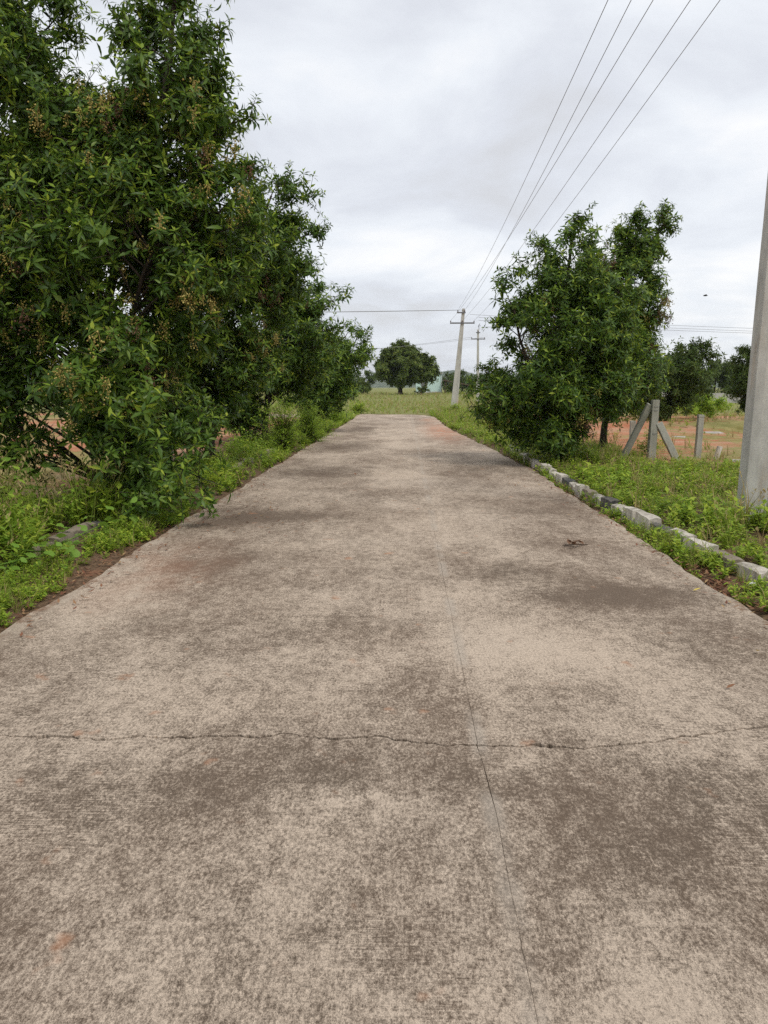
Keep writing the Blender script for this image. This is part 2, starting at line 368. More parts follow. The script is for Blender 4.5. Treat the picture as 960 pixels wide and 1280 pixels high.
# ------------------------------------------------------------------ the lie of the land
def sstep(a, b, x):
    t = np.clip((x - a) / (b - a), 0, 1); return t * t * (3 - 2 * t)
def wav(x, y, f, s): return np.sin(x * f + s) * np.cos(y * f * .83 - s * 1.7) + .5 * np.sin(x * f * 2.3 - s + y * f * 1.1)
def height(x, y):
    x = np.asarray(x, float); y = np.asarray(y, float)
    off = np.maximum(np.abs(x + 0.06) - 2.55, 0); re = np.interp(y, [-10, 15, 21.5, 28, 32, 41, 60], [2.53, 2.5, 2.2, 1.82, 1.66, 1.6, 1.6])
    z = -0.035 + 0.06 * sstep(.25, 1.2, off)
    z = z + sstep(2.5, 7, off) * (.05 * wav(x, y, .55, 1.0) + .07 * wav(x, y, .21, 2.0))
    z = z + .30 * np.exp(-((y - 29 - .05 * x) / 1.6) ** 2) * sstep(6, 8, x) * (1 - sstep(30, 40, x))      # red bank
    z = z + .55 * np.exp(-(((x + 11) / 4) ** 2 + ((y - 24) / 3) ** 2)) + .4 * np.exp(-(((x + 15) / 4) ** 2 + ((y - 33) / 4) ** 2))
    under = (1 - sstep(0, .25, np.where(x > 0, x - re, -x - 2.56))) * (y < 47)
    under = np.maximum(under, ((x < 1.4) & (x > -16) & (y > 40) & (y < 47)).astype(float))
    z = np.where(under > .01, z * (1 - under) - .10 * under, z)
    z = z + .62 * sstep(50, 112, y)
    return z
def make_ground():
    xs = np.concatenate([-np.geomspace(1500, 16, 22), np.arange(-15.5, -6, .5), np.arange(-6, 6.01, .25), np.arange(6.5, 40, .6), np.geomspace(41, 1500, 20)])
    ys = np.concatenate([np.linspace(-300, -6, 8), np.arange(-5, 36, .45), np.arange(36, 60, .6), np.geomspace(61, 2500, 34)])
    Xg, Yg = np.meshgrid(xs, ys); Z = height(Xg, Yg) + .012 * rng.standard_normal(Xg.shape) * (np.abs(Xg) > 3.2)
    nx, ny = len(xs), len(ys); V = np.stack([Xg, Yg, Z], -1).reshape(-1, 3)
    i = (np.arange(ny - 1)[:, None] * nx + np.arange(nx - 1)[None]).ravel()
    T = np.concatenate([np.stack([i, i + 1, i + nx + 1], 1), np.stack([i, i + nx + 1, i + nx], 1)])
    me = soup('ground', V, T)
    me.polygons.foreach_set('use_smooth', np.ones(len(T), bool))
    link('ground', me, ['ground'], kind='structure')
make_ground()

# ------------------------------------------------------------------ the concrete road: slabs with real joints
road = bpy.data.objects.new('road', None); COL.objects.link(road); road['kind'] = 'structure'
road['label'] = 'weathered concrete village road running straight ahead between the trees'
crack = [(-2.62, 3.36), (-2.3, 3.33), (-1.88, 3.31), (-1.61, 3.30), (-1.41, 3.28), (-1.24, 3.31), (-.95, 3.32), (-.65, 3.33), (-.54, 3.37), (-.39, 3.32), (-.13, 3.34),
         (-.02, 3.31), (.2, 3.27), (.33, 3.27), (.41, 3.26), (.56, 3.28), (.81, 3.27), (1.04, 3.31), (1.32, 3.39), (1.61, 3.48), (1.9, 3.52), (2.2, 3.50), (2.52, 3.56)]
def fine_crack():
    out = []; dj = 0.0
    for (a, b), (c, d) in zip(crack[:-1], crack[1:]):
        n = max(2, int((c - a) / .018))
        for k in range(n):
            t = k / n; x = a + (c - a) * t; dj = dj * .6 + random.uniform(-.010, .010)
            wv = .5 + .5 * math.sin(x * 5.1 + 1.0) * math.sin(x * 13.7 + 2.0)
            out.append((x, b + (d - b) * t + dj, 0.0014 + .0078 * wv * random.uniform(.5, 1.3) + (.012 * random.random() if random.random() < .06 else 0)))
    out.append((*crack[-1], .005)); return out
FC = fine_crack()
JX = 0.33
def wob(y, s, a=.034): return (random.choice((-.035, .0, .02)) if random.random() < .10 else 0) + a * (math.sin(y * 3.1 + s) * .5 + math.sin(y * 7.7 + s * 2.1) * .3 + math.sin(y * 1.13 + s) * .6) + random.uniform(-.014, .014)
def joint_line(y0, y1):
    ys = np.arange(y0, y1, .12 if y1 < 14 else .5); return [(JX + .004 * math.sin(y * 5) + random.uniform(-.003, .003) + .02 * math.exp(-(y - 2.3) ** 2), y) for y in ys]
def slab(outline, z=0.0, th=.12):
    n = len(outline); V = [(x, y, z) for x, y in outline] + [(x, y, z - th) for x, y in outline]
    F = [tuple(range(n))] + [(i, n + i, n + (i + 1) % n, (i + 1) % n) for i in range(n)]
    me = pyd('slab', V, F); o = link('slab', me, ['road'], road); return o
far_y = 46.2
lft = [f for f in FC if f[0] < JX - .01]; rgt = [f for f in FC if f[0] > JX + .01]
jn, jf = joint_line(-4, 3.25), joint_line(3.3, 40.8)
gapj = .0006
def gj(y): return .0003 + .0020 * (.3 + .7 * abs(math.sin(y * 2.3 + 1) * math.sin(y * 5.9))) * float(sstep(1.0, 2.9, y) * (1 - sstep(5.0, 12.0, y)))
edgeL = lambda a, b, s=1.: [(-2.66 + wob(y, s), y) for y in np.arange(a, b, .16)]
def redge(y): return np.interp(y, [-10, 15, 21.5, 28, 32, 41, 60], [2.53, 2.5, 2.2, 1.82, 1.66, 1.6, 1.6])
edgeR = lambda a, b, s=4.: [(float(redge(y)) + wob(y, s), y) for y in np.arange(a, b, .16)]
# near pair
slab([(-2.66, -4)] + [(x - gj(y), y) for x, y in jn] + [(JX - .003, 3.265)] + [(x, y - g_) for x, y, g_ in reversed(lft)] + list(reversed(edgeL(-3.9, 3.3))), 0.0)
slab([(JX + .003, 3.265)] + [(x + gj(y), y) for x, y in reversed(jn)] + [(2.53, -4)] + edgeR(-3.9, 3.5) + [(x, y - g_) for x, y, g_ in reversed(rgt)], -.003)
# far pair: the right one has the chamfered corner where the road bends left
slab([(x, y + g_) for x, y, g_ in lft] + [(JX - .003, 3.278)] + [(x - gj(y), y) for x, y in jf] + [(JX - gapj, 41.0), (-2.66, 41.0)] + list(reversed(edgeL(3.5, 40.9))), .003)
slab([(x, y + g_) for x, y, g_ in rgt] + edgeR(3.65, 40.8) + [(1.6, 41.0), (JX + gapj, 41.0)] + [(x + gj(y), y) for x, y in reversed(jf)] + [(JX + .003, 3.278)], 0.0)
slab([(-2.66, 41.01), (1.6, 41.01), (1.45, 43.0), (1.1, 44.6), (.4, 45.8), (-2.4, 46.3), (-9, 46.9), (-16, 47), (-16, 41.6), (-6, 41.4)], .001)

# ------------------------------------------------------------------ kerbs, stone by stone
def stone_mesh(seed, L):
    rg = random.Random(seed); nx, ny, nz = 5, 3, 3; w_, h_ = .155, .27
    V, F, idx = [], [], {}
    def vid(i, j, k):
        if (i, j, k) not in idx:
            x = (i / (nx - 1) - .5) * L; y = (j / (ny - 1) - .5) * w_; z = (k / (nz - 1)) * h_ - .14
            ed = (i in (0, nx - 1)) + (j in (0, ny - 1)) + (k == nz - 1)
            if k == nz - 1 and j in (0, ny - 1): z -= rg.uniform(.008, .022); y *= .93
            if i in (0, nx - 1): x *= .985; z -= .006 * (k == nz - 1)
            a = .003 + .002 * ed
            idx[(i, j, k)] = len(V); V.append((x + rg.uniform(-a, a), y + rg.uniform(-a, a), z + rg.uniform(-a, a)))
        return idx[(i, j, k)]
    for i in range(nx - 1):
        for j in range(ny - 1): F.append((vid(i, j, nz - 1), vid(i + 1, j, nz - 1), vid(i + 1, j + 1, nz - 1), vid(i, j + 1, nz - 1)))
        for k in range(nz - 1):
            F.append((vid(i, 0, k), vid(i + 1, 0, k), vid(i + 1, 0, k + 1), vid(i, 0, k + 1))); F.append((vid(i + 1, ny - 1, k), vid(i, ny - 1, k), vid(i, ny - 1, k + 1), vid(i + 1, ny - 1, k + 1)))
    for j in range(ny - 1):
        for k in range(nz - 1):
            F.append((vid(0, j + 1, k), vid(0, j, k), vid(0, j, k + 1), vid(0, j + 1, k + 1))); F.append((vid(nx - 1, j, k), vid(nx - 1, j + 1, k), vid(nx - 1, j + 1, k + 1), vid(nx - 1, j, k + 1)))
    return pyd('kerb_stone', V, F)
stones = {}
for c in ('whitewash', 'blackwash', 'rawstone'):
    stones[c] = []
    for s in range(3):
        me = stone_mesh(s + 17 * len(c), .43); me.materials.append(ML[c]); stones[c].append(me)
def kerb(pathf, y0, y1, pattern, label, sink=0.0):
    k = bpy.data.objects.new('kerb', None); COL.objects.link(k); k['kind'] = 'structure'; k['label'] = label
    y, i = y0, 0
    while y < y1:
        c = pattern[i % len(pattern)]
        if c != '-':
            x, x2 = pathf(y), pathf(y + .1)
            o = link('kerb_stone', random.choice(stones[{'w': 'whitewash', 'b': 'blackwash', 'r': 'rawstone'}[c]]), [], k)
            o.location = (x + random.uniform(-.018, .018), y, -.005 + random.uniform(-.045, .025) + sink)
            o.rotation_euler = (random.uniform(-.03, .03), random.uniform(-.05, .05), math.pi / 2 - math.atan2(x2 - x, .1) + random.uniform(-.05, .05) + (math.pi if random.random() < .5 else 0))
            o.scale = (random.uniform(.95, 1.02), random.uniform(.9, 1.05), random.uniform(.96, 1.06))
        y += .455 + (random.uniform(0, .06)); i += 1
kr = lambda y: 2.66 + .42 * math.exp(-(y - 5.5) / 3.6) + (0.02 if y > 16 else 0)
kl = lambda y: -3.53 + .02 * (y - 8)
kerb(kr, 4.6, 20, 'wwbwwrwwbwwwbwrwwbwwwwr-wrww-', 'broken line of whitewashed and black kerb stones beside the right verge')
kerb(kl, 5.2, 26, 'rr-brrrb-rr', 'bare weathered kerb stones half hidden by weeds at the left edge', -.02)

# ------------------------------------------------------------------ trees
BR = np.array
def in_env(env, n, rg, shell):
    vol = np.array([r[0] * r[1] * r[2] for _, r in env]) ** (2 / 3.); vol /= vol.sum()
    k = rg.choice(len(env), n, p=vol); d = unit(rg.standard_normal((n, 3)))
    rr = shell[0] + (shell[1] - shell[0]) * np.sqrt(rg.random(n))
    C = np.array([e[0] for e in env])[k]; Rr = np.array([e[1] for e in env])[k]
    return C + d * Rr * rr[:, None], k
def bez(a, b, c, t): t = np.asarray(t)[:, None]; return (1 - t) ** 2 * a + 2 * t * (1 - t) * b + t * t * c
def make_tree(name, label, leaders, env, nlimb, ntwig, L, W, detail, nleaf, seed, cat='tree', group=None, extra=(), young=.25, mats=('leaf', 'young', 'bark'), twig=(.16, .5),
              zmin=.12, parts=0, fruit=0, fruit_z=(1.2, 9), seedh=0, shell=(.35, .92), trunk_sides=9, limb_r=.013):
    rg = np.random.default_rng(seed); base = np.array(leaders[0][0][0], float)
    root = thing(name, label, cat, tuple(base), group)
    # trunk with its leaders
    tA = Acc(); samples = []; srad = []
    for pts, r0, r1 in leaders:
        pts = np.array(pts, float); t = np.linspace(0, 1, len(pts)); tt = np.linspace(0, 1, 22)
        P = np.stack([np.interp(tt, t, pts[:, i]) for i in range(3)], 1); P[1:-1] = (P[:-2] + 2 * P[1:-1] + P[2:]) / 4
        P[1:, :2] += np.cumsum(rg.normal(0, .012, (21, 2)), 0); rad = r0 + (r1 - r0) * tt ** .8
        if P[0, 2] < .4: rad[0] *= 1.5; rad[1] *= 1.15; P[0, 2] -= .12
        tA.add(*tube(P, rad, trunk_sides)); samples.append(P); srad.append(rad)
    link('trunk', tA.mesh('trunk', base), [mats[2]], root)
    S = np.concatenate(samples)
    # limbs to clumps through the crown
    tips, _ = in_env(env, nlimb, rg, shell); tips = np.concatenate([tips, np.array(extra).reshape(-1, 3)]); tips[:, 2] = np.maximum(tips[:, 2], zmin + .1)
    bA = Acc(); wp, wa = [], []
    for T_ in tips:
        dh = np.hypot(*(S[:, :2] - T_[:2]).T); want = T_[2] - .55 * dh
        cost = dh + 1.6 * np.abs(S[:, 2] - np.maximum(want, .35)); a = S[np.argmin(cost)]
        mid = (a + T_) / 2 + np.array([0, 0, .18 * np.linalg.norm(T_ - a)]) + rg.normal(0, .1, 3)
        P = bez(a, mid, T_, np.linspace(0, 1, 6)); ln = np.linalg.norm(T_ - a)
        bA.add(*tube(P, np.linspace(limb_r * (.7 + .5 * ln), .006, 6), 5, False))
        nt_ = max(3, int(ntwig * rg.uniform(.65, 1.35)))
        t = .30 + .70 * np.sqrt(rg.random(nt_)); t[0] = 1.0
        st = bez(a, mid, T_, t); ld = unit(T_ - mid)
        d = unit(ld * .65 + rg.standard_normal((nt_, 3)) * .62 + np.array([0, 0, .30])); l = rg.uniform(*twig, nt_)
        en = st + d * l[:, None]; en[:, 2] = np.maximum(en[:, 2], zmin + rg.random(nt_) * .15)
        if detail >= 1:
            for p, q in zip(st, en): bA.add(*tube(np.array([p, q]), BR([.006, .003]), 3, False))
        wp.append(en); wa.append(unit(d * .8 + np.array([0, 0, .55]) + rg.normal(0, .2, (nt_, 3))))
        # loose leaves part way down the twig
        wp.append(st + d * (l * rg.uniform(.35, .75, nt_))[:, None]); wa.append(unit(d + rg.normal(0, .6, (nt_, 3))))
    link('branches', bA.mesh('branches', base), [mats[2]], root)
    wp = np.concatenate(wp); wa = np.concatenate(wa); wp[:, 2] = np.maximum(wp[:, 2], zmin); n = len(wp)
    temps = [whorl(max(4, nleaf + (-4, -2, 0, 1, 3, -3, 2, 0, -5, 1)[i]), L * (1, .85, 1.1, .95, 1.05, 1.2, .75, 1, 1.1, .9)[i], W * (1, 1.1, .95, 1.15, .9, 1.1, .85, 1, 1.2, 1)[i], (1 if detail == 2 and i % 2 else detail), rg, young * (i % 3 * .8 + .2)) for i in range(10)]
    pick = rg.integers(0, 10, n); spin = rg.uniform(0, 6.28, n); scl = rg.uniform(.6, 1.25, n)
    keep = np.ones(n, bool)
    if parts:        # the rosettes that show largest are single pieces
        dist = np.linalg.norm(wp - np.array([0, 0, 1.6]), axis=1); near = np.argsort(dist)[:parts]; keep[near] = False
        Rm = frames(wa, spin); meshes = []
        for V, T, M in temps:
            me = soup('leaf_rosette', V, T, M); me.materials.append(ML[mats[0]]); me.materials.append(ML[mats[1]]); meshes.append(me)
        for i in near:
            o = link('leaf_rosette', meshes[pick[i]], [], root)
            m4 = Matrix([[*(Rm[i][r_] * scl[i]), wp[i][r_] - base[r_]] for r_ in range(3)] + [[0, 0, 0, 1]]); o.matrix_local = m4
    cA = Acc(); k = np.where(keep)[0]
    scatter(cA, temps, wp[k], wa[k], spin[k], scl[k], pick[k])
    link('crown', cA.mesh('crown', base), [mats[0], mats[1]], root, kind='stuff')
    for cnt, mm, rr_, nm in ((fruit, 'fruit', .011, 'fruit_bunch'), (seedh, 'seed', .012, 'dry_seed_bunch')):
        if not cnt: continue
        tm = []
        for v in range(4):
            A = Acc(); oc = np.array([(1, 0, 0), (-1, 0, 0), (0, 1, 0), (0, -1, 0), (0, 0, 1), (0, 0, -1)], float)
            ot = np.array([(0, 2, 4), (2, 1, 4), (1, 3, 4), (3, 0, 4), (2, 0, 5), (1, 2, 5), (3, 1, 5), (0, 3, 5)])
            for _ in range(30):
                p = rg.normal(0, 1, 3) * BR([.045, .045, .06]); A.add(oc * rr_ * rg.uniform(.7, 1.3) + p + BR([0, 0, -.06]), ot)
            for _ in range(4): A.add(*tube(np.array([(0, 0, .06), rg.normal(0, .03, 3) + BR([0, 0, -.1])]), .003, 3, False))
            me = A.mesh(nm); me.materials.append(ML[mm]); tm.append(me)
        c = np.array([0, 0, 1.6]); dist = np.linalg.norm(wp - c, axis=1); md = np.median(dist)
        cand = np.where((wp[:, 2] > fruit_z[0]) & (wp[:, 2] < fruit_z[1]) & (dist < md - .1))[0]
        # bunches sit in loose patches
        seeds = wp[rg.choice(cand, max(2, cnt // 5))]
        for q in range(cnt):
            s = seeds[rg.integers(len(seeds))] + rg.normal(0, .22, 3); i = cand[np.argmin(np.linalg.norm(wp[cand] - s, axis=1))]
            o = link(nm, tm[q % 4], [], root); p = wp[i] + unit(c - wp[i]) * .16 + rg.normal(0, .04, 3); o.location = tuple(p - base)
            o.rotation_euler = (rg.uniform(-.4, .4), rg.uniform(-.4, .4), rg.uniform(0, 6)); o.scale = (rg.uniform(.7, 1.2),) * 3
    return root

# left row, nearest first
make_tree('roadside_tree', 'huge dark leafy tree at left front with yellowish fruit bunches, leaning over the road edge',
          [([(-4.4, 10.8, 0), (-4.35, 10.8, 1.5), (-4.0, 10.7, 3.0), (-3.2, 10.5, 5.0), (-2.85, 10.5, 6.6)], .115, .02), ([(-4.35, 10.8, 1.4), (-4.7, 10.9, 3.2), (-5.0, 10.9, 5.0), (-4.9, 10.9, 6.9)], .075, .015),
           ([(-4.3, 10.6, .6), (-3.8, 10.1, 1.8), (-3.1, 9.7, 3.2)], .06, .02)],
          [((-3.35, 9.8, 1.35), (1.25, 1.5, 1.05)), ((-3.9, 10.4, 4.0), (1.1, .9, 1.3)), ((-4.1, 10.5, 3.1), (2.1, 2.0, 1.5)), ((-3.0, 10.4, 5.0), (.85, 1.0, 1.85)), ((-5.1, 10.8, 5.0), (1.15, 1.2, 1.9)), ((-4.0, 10.6, 4.6), (.9, .9, .9)), ((-5.2, 10.0, 5.2), (.8, .7, 1.4)), ((-2.5, 10.2, 3.4), (.7, 1.0, 1.3)), ((-5.6, 10.3, 3.2), (1.2, 1.4, 1.1)), ((-5.5, 10.2, 2.0), (1.2, 1.1, .75)),
           ((-2.85, 9.0, .75), (.62, .7, .6))],
          320, 26, .16, .044, 2, 9, 3, extra=[(-2.0, 10.4, 5.0), (-2.55, 8.7, .35), (-2.9, 8.5, .3), (-2.45, 9.2, .5), (-2.6, 10.5, 6.7), (-3.1, 10.5, 6.6), (-4.75, 10.8, 6.8), (-5.4, 10.8, 6.5), (-4.7, 10.7, 7.0), (-5.1, 10.7, 7.1), (-4.5, 10.7, 6.4), (-2.9, 10.4, 7.0), (-2.0, 10.3, 4.3), (-5.9, 10.2, 1.3), (-5.6, 9.8, .9), (-5.3, 9.9, 1.5), (-5.8, 10.1, 1.7), (-5.1, 9.7, 1.1), (-6.2, 10.2, 1.2), (-5.5, 9.5, 1.3), (-6.0, 9.7, .8), (-5.2, 9.9, .7)],
          group='roadside trees', parts=280, fruit=200, fruit_z=(1.3, 5.2), seedh=26)
make_tree('roadside_tree', 'second tree of the left row, lighter green top leaning out to the right',
          [([(-4.0, 15.6, 0), (-3.9, 15.6, 1.5), (-3.3, 15.5, 3.2), (-2.5, 15.4, 5.2)], .11, .02), ([(-3.9, 15.6, 1.3), (-4.2, 15.7, 3.3), (-3.9, 15.7, 5.0)], .07, .02)],
          [((-3.9, 15.4, 2.1), (1.5, 1.6, .95)), ((-4.5, 15.2, 1.0), (1.0, 1.5, .7)), ((-3.5, 15.5, 3.5), (1.65, 1.6, 1.5)), ((-2.45, 15.2, 4.35), (.8, 1.1, 1.1))],
          165, 22, .17, .048, 1, 9, 5, zmin=.35, extra=[(-1.85, 15.3, 5.2), (-1.7, 15.3, 4.5), (-2.3, 15.3, 5.35)], group='roadside trees', fruit=24, fruit_z=(1.5, 4), seedh=14)
make_tree('roadside_tree', 'third tree of the left row, dense and low beside the light green bush',
          [([(-3.9, 21.2, 0), (-3.8, 21.2, 1.4), (-3.1, 21.1, 3.2), (-2.8, 21, 4.2)], .10, .02)],
          [((-3.35, 21.4, 2.2), (1.6, 1.6, .9)), ((-4.6, 21.4, 1.0), (.9, 1.4, .7)), ((-2.85, 21, 3.05), (1.25, 1.5, 1.15))], 115, 18, .20, .055, 1, 8, 6, zmin=.35, extra=[(-1.6, 20.9, 3.9), (-1.55, 20.9, 3.2), (-2.3, 21, 4.2)], group='roadside trees', fruit=16, seedh=8)
make_tree('roadside_tree', 'fourth tree of the left row, with a small tuft sticking out towards the far tree',
          [([(-3.8, 28, 0), (-3.6, 28, 1.4), (-2.7, 28, 2.8), (-2.0, 28, 3.4)], .10, .02)],
          [((-3.1, 28, 1.6), (1.6, 1.6, 1.0)), ((-2.5, 28, 2.6), (1.15, 1.3, .9))], 80, 17, .22, .058, 1, 8, 7, extra=[(-1.25, 28, 3.2), (-1.6, 28, 3.5), (-1.3, 28, 2.7)], group='roadside trees')
make_tree('roadside_tree', 'last dark tree of the left row, half hidden near the road bend',
          [([(-4.1, 35, 0), (-3.9, 35, 1.5), (-3.3, 35, 3.2)], .10, .02)],
          [((-3.4, 35, 1.7), (1.5, 1.6, 1.2)), ((-3.1, 35, 2.9), (1.0, 1.2, .9))], 60, 15, .25, .07, 0, 8, 8, group='roadside trees')
# right pair
make_tree('roadside_tree', 'bushy dark tree on the right verge with one pointed peak, nearest the kerb',
          [([(3.4, 16.7, 0), (3.4, 16.7, 1.3), (3.35, 16.6, 3.0), (3.55, 16.6, 5.0)], .12, .02), ([(3.4, 16.7, .5), (2.7, 16.4, 1.7), (2.3, 16.4, 3.2)], .06, .02), ([(3.4, 16.7, .7), (4.2, 16.6, 2.0), (4.5, 16.6, 3.5)], .06, .02)],
          [((2.65, 16.4, 1.4), (1.5, 1.5, .95)), ((3.35, 16.5, 2.75), (1.45, 1.5, 1.15)), ((3.35, 16.5, 4.05), (.75, .8, .85)), ((3.1, 16.2, .7), (.75, .9, .45)), ((4.3, 16.5, 1.9), (.9, 1.0, 1.0)), ((4.15, 16.6, 3.3), (.65, .8, .9))],
          215, 21, .165, .046, 1, 9, 9, extra=[(3.5, 16.4, 4.95), (3.3, 16.4, 4.6), (2.0, 16.3, 3.6), (1.95, 16.3, 2.9), (2.3, 16.3, 4.0), (1.4, 16.2, 1.55), (1.35, 16.2, 1.2)], group='roadside trees', fruit=26, fruit_z=(.9, 3.4), seedh=26)
make_tree('roadside_tree', 'slimmer tree with two leaning top tufts standing behind the bushy right tree',
          [([(5.0, 19.6, 0), (5.05, 19.5, 1.3), (5.2, 19.2, 3.2), (5.45, 19.0, 5.3)], .10, .02), ([(5.1, 19.4, 1.6), (5.5, 19.1, 3.4), (5.95, 19.0, 5.3)], .05, .015)],
          [((5.1, 19.0, 2.0), (1.05, 1.1, 1.15)), ((5.05, 18.9, 3.5), (1.05, 1.0, 1.25)), ((5.45, 19.0, 4.7), (.5, .6, .75))],
          140, 20, .165, .045, 1, 9, 10, zmin=.7, extra=[(5.35, 18.9, 5.45), (5.95, 18.9, 5.55), (6.05, 18.9, 5.3), (5.9, 18.9, 4.8), (5.8, 18.9, 4.0), (5.0, 18.9, 5.1)], group='roadside trees', seedh=40, fruit=10)
make_tree('plot_tree', 'wind-swept dark green tree behind the braced corner post on the red plot',
          [([(10.4, 31, 0), (10.5, 31, 1.2), (10.8, 30.8, 2.8)], .11, .02), ([(10.4, 31, .5), (9.6, 30.8, 1.6), (9.2, 30.8, 2.5)], .06, .02)],
          [((9.7, 30.6, 1.5), (1.7, 1.6, 1.1)), ((10.9, 30.6, 1.9), (1.15, 1.4, 1.1)), ((8.7, 30.6, 2.0), (.8, 1.0, .7)), ((11.2, 30.6, 2.8), (.45, .6, .5))],
          120, 17, .21, .055, 0, 8, 12, extra=[(11.6, 30.5, 3.2), (11.9, 30.5, 2.8), (10.5, 30.5, 3.1), (9.2, 30.5, 2.9)], mats=('far_leaf', 'leaf', 'bark'))
make_tree('plot_tree', 'dark tree at the right edge half hidden by the near concrete pole',
          [([(14.6, 33, 0), (14.6, 33, 1.5), (14.5, 33, 3.0)], .11, .02)],
          [((14.7, 33, 1.5), (1.2, 1.3, 1.2)), ((14.4, 33, 2.5), (.7, .9, .8))], 70, 16, .21, .055, 0, 8, 13, mats=('far_leaf', 'leaf', 'bark'))

# ------------------------------------------------------------------ utility poles and wires
def pole(label, base, h, top, wb, wt, db, dt, arms, group, fluted=True):
    """prestressed pole: tapered I-section; arms = list of (height, half length, offset)"""
    root = thing('utility_pole', label, 'pole', base, group)
    def sec(wd, dp):
        a, r = wd * .27, dp * .10 if fluted else 0.0
        hx, hy = wd / 2, dp / 2
        return [(-hx, -hy), (-hx + a, -hy), (-hx + a * 1.35, -hy + r), (hx - a * 1.35, -hy + r), (hx - a, -hy), (hx, -hy), (hx, hy), (hx - a, hy), (hx - a * 1.35, hy - r), (-hx + a * 1.35, hy - r), (-hx + a, hy), (-hx, hy)]
    V, F = [], []; K = 15
    for i in range(K + 1):
        t = i / K; z = -.5 + (h + .5) * t; q = max(z, 0) / h
        for x, y in sec(wb + (wt - wb) * q, db + (dt - db) * q):
            V.append((x + (top[0] - base[0]) * q + random.uniform(-.002, .002), y + (top[1] - base[1]) * q + random.uniform(-.002, .002), z))
    for i in range(K):
        for j in range(12):
            a, b = i * 12 + j, i * 12 + (j + 1) % 12; F.append((a, b, b + 12, a + 12))
    F.append(tuple(range(K * 12, K * 12 + 12)))
    bevel(link('shaft', pyd('shaft', V, F), ['pole'], root), .006)
    att = []
    for z, hl, off, ins in arms:
        q = z / h; cx, cy = (top[0] - base[0]) * q + off, (top[1] - base[1]) * q - (db + (dt - db) * q) / 2 - .035
        v, f = box((cx, cy, z), (2 * hl, .06, .095)); bevel(link('crossarm', pyd('crossarm', v, f), ['steel'], root), .004)
        A = Acc(); A.add(*tube([(cx - off - .16, cy + .02, z), (cx - off - .16, cy + .3, z)], .01, 6)); A.add(*tube([(cx - off + .16, cy + .02, z), (cx - off + .16, cy + .3, z)], .01, 6))
        link('clamp_bolts', A.mesh('clamp_bolts'), ['steel'], root)
        for u_ in ins:
            A = Acc(); x = cx + u_ * hl
            P = [(x, cy, z + d) for d in (.03, .07, .075, .10, .105, .13, .135, .17)]; A.add(*tube(P, BR([.012, .012, .045, .05, .03, .042, .028, .016]), 10))
            link('insulator', A.mesh('insulator'), ['porcelain'], root); att.append((base[0] + x, base[1] + cy, base[2] + z + .17))
    return root, att
near_pole, na = pole('large grey concrete pole rising out of the frame at the right edge', (4.165, 9.08, .0), 8.0, (4.20, 9.08), .43, .20, .23, .15,
                     [(7.62, .92, -.26, (-.93, -.55, -.08, .52, .98))], 'concrete utility poles')
mid_pole, ma = pole('leaning pale concrete pole with two short crossarms at the end of the road', (3.38, 54.3, .02), 6.9, (3.95, 54.3), .50, .19, .28, .14,
                    [(5.92, .84, .0, (-.95, .0, .95)), (6.62, .30, -.14, (-.8, .8))], 'concrete utility poles')
far_pole, fa = pole('thin far pole with one crossarm behind the leaning pole', (7.0, 75.5, .15), 6.9, (6.9, 75.5), .30, .16, .2, .14,
                    [(6.0, .68, .0, (-.9, .9)), (6.6, .2, .0, (0,))], 'concrete utility poles', False)
A = Acc(); A.add(*tube([(0, 0, 6.9), (-.05, 0, 7.25), (.06, 0, 7.45)], .03, 6)); A.add(*tube([(-.12, 0, 7.2), (.14, 0, 7.25)], .025, 6)); link('top_bracket', A.mesh('top_bracket'), ['steel'], far_pole)
def cat_pts(a, b, sag, n=26):
    a, b = BR(a), BR(b); t = np.linspace(0, 1, n)[:, None]; P = a + (b - a) * t; P[:, 2] -= (4 * sag * t * (1 - t))[:, 0]; return P
def wire(label, segs, r, group):
    P = np.concatenate([cat_pts(a, b, s)[(0 if i == 0 else 1):] for i, (a, b, s) in enumerate(segs)])
    V, T = tube(P, r, 5); o = link('overhead_wire', soup('overhead_wire', V, T), ['wire']); o['label'] = label; o['category'] = 'wire'; o['group'] = group
    return o
far_att = [ma[3], ma[4], ma[0], ma[1], ma[2]]
words = ['leftmost', 'second from the left', 'middle', 'fourth from the left', 'rightmost']
for i in range(5):
    n_ = na[i]; wire('%s of the five overhead wires running up to the top edge' % words[i], [(far_att[i], n_, .42), (n_, (n_[0] + .3, -32, 7.6), .35)], .006, 'wires along the road')
for i, (a, lb) in enumerate(((ma[3], 'upper of two thin wires going left from the leaning pole'), (ma[4], 'lower of two thin wires going left from the leaning pole'))):
    wire(lb, [(a, (-34, 58, 7.15 - .12 * i), .12)], .011, 'wires going left')
for i, a in enumerate((fa[0], fa[1])):
    wire(('lower', 'upper')[i] + ' faint sagging wire from the far thin pole towards the left trees', [(a, (-30, 84, 5.2 + .25 * i), .9)], .011, 'far sagging wires')
for i, (z0, z1) in enumerate(((5.95, 5.62), (5.78, 5.42), (5.62, 5.36))):
    wire(('top', 'middle', 'bottom')[i] + ' of three faint wires crossing the sky at far right above the plot trees', [((5 if i else 4.4, 54.5, 6.55 - .2 * i), (46, 56, z1 - .3), .35)], .010, 'wires crossing at right')

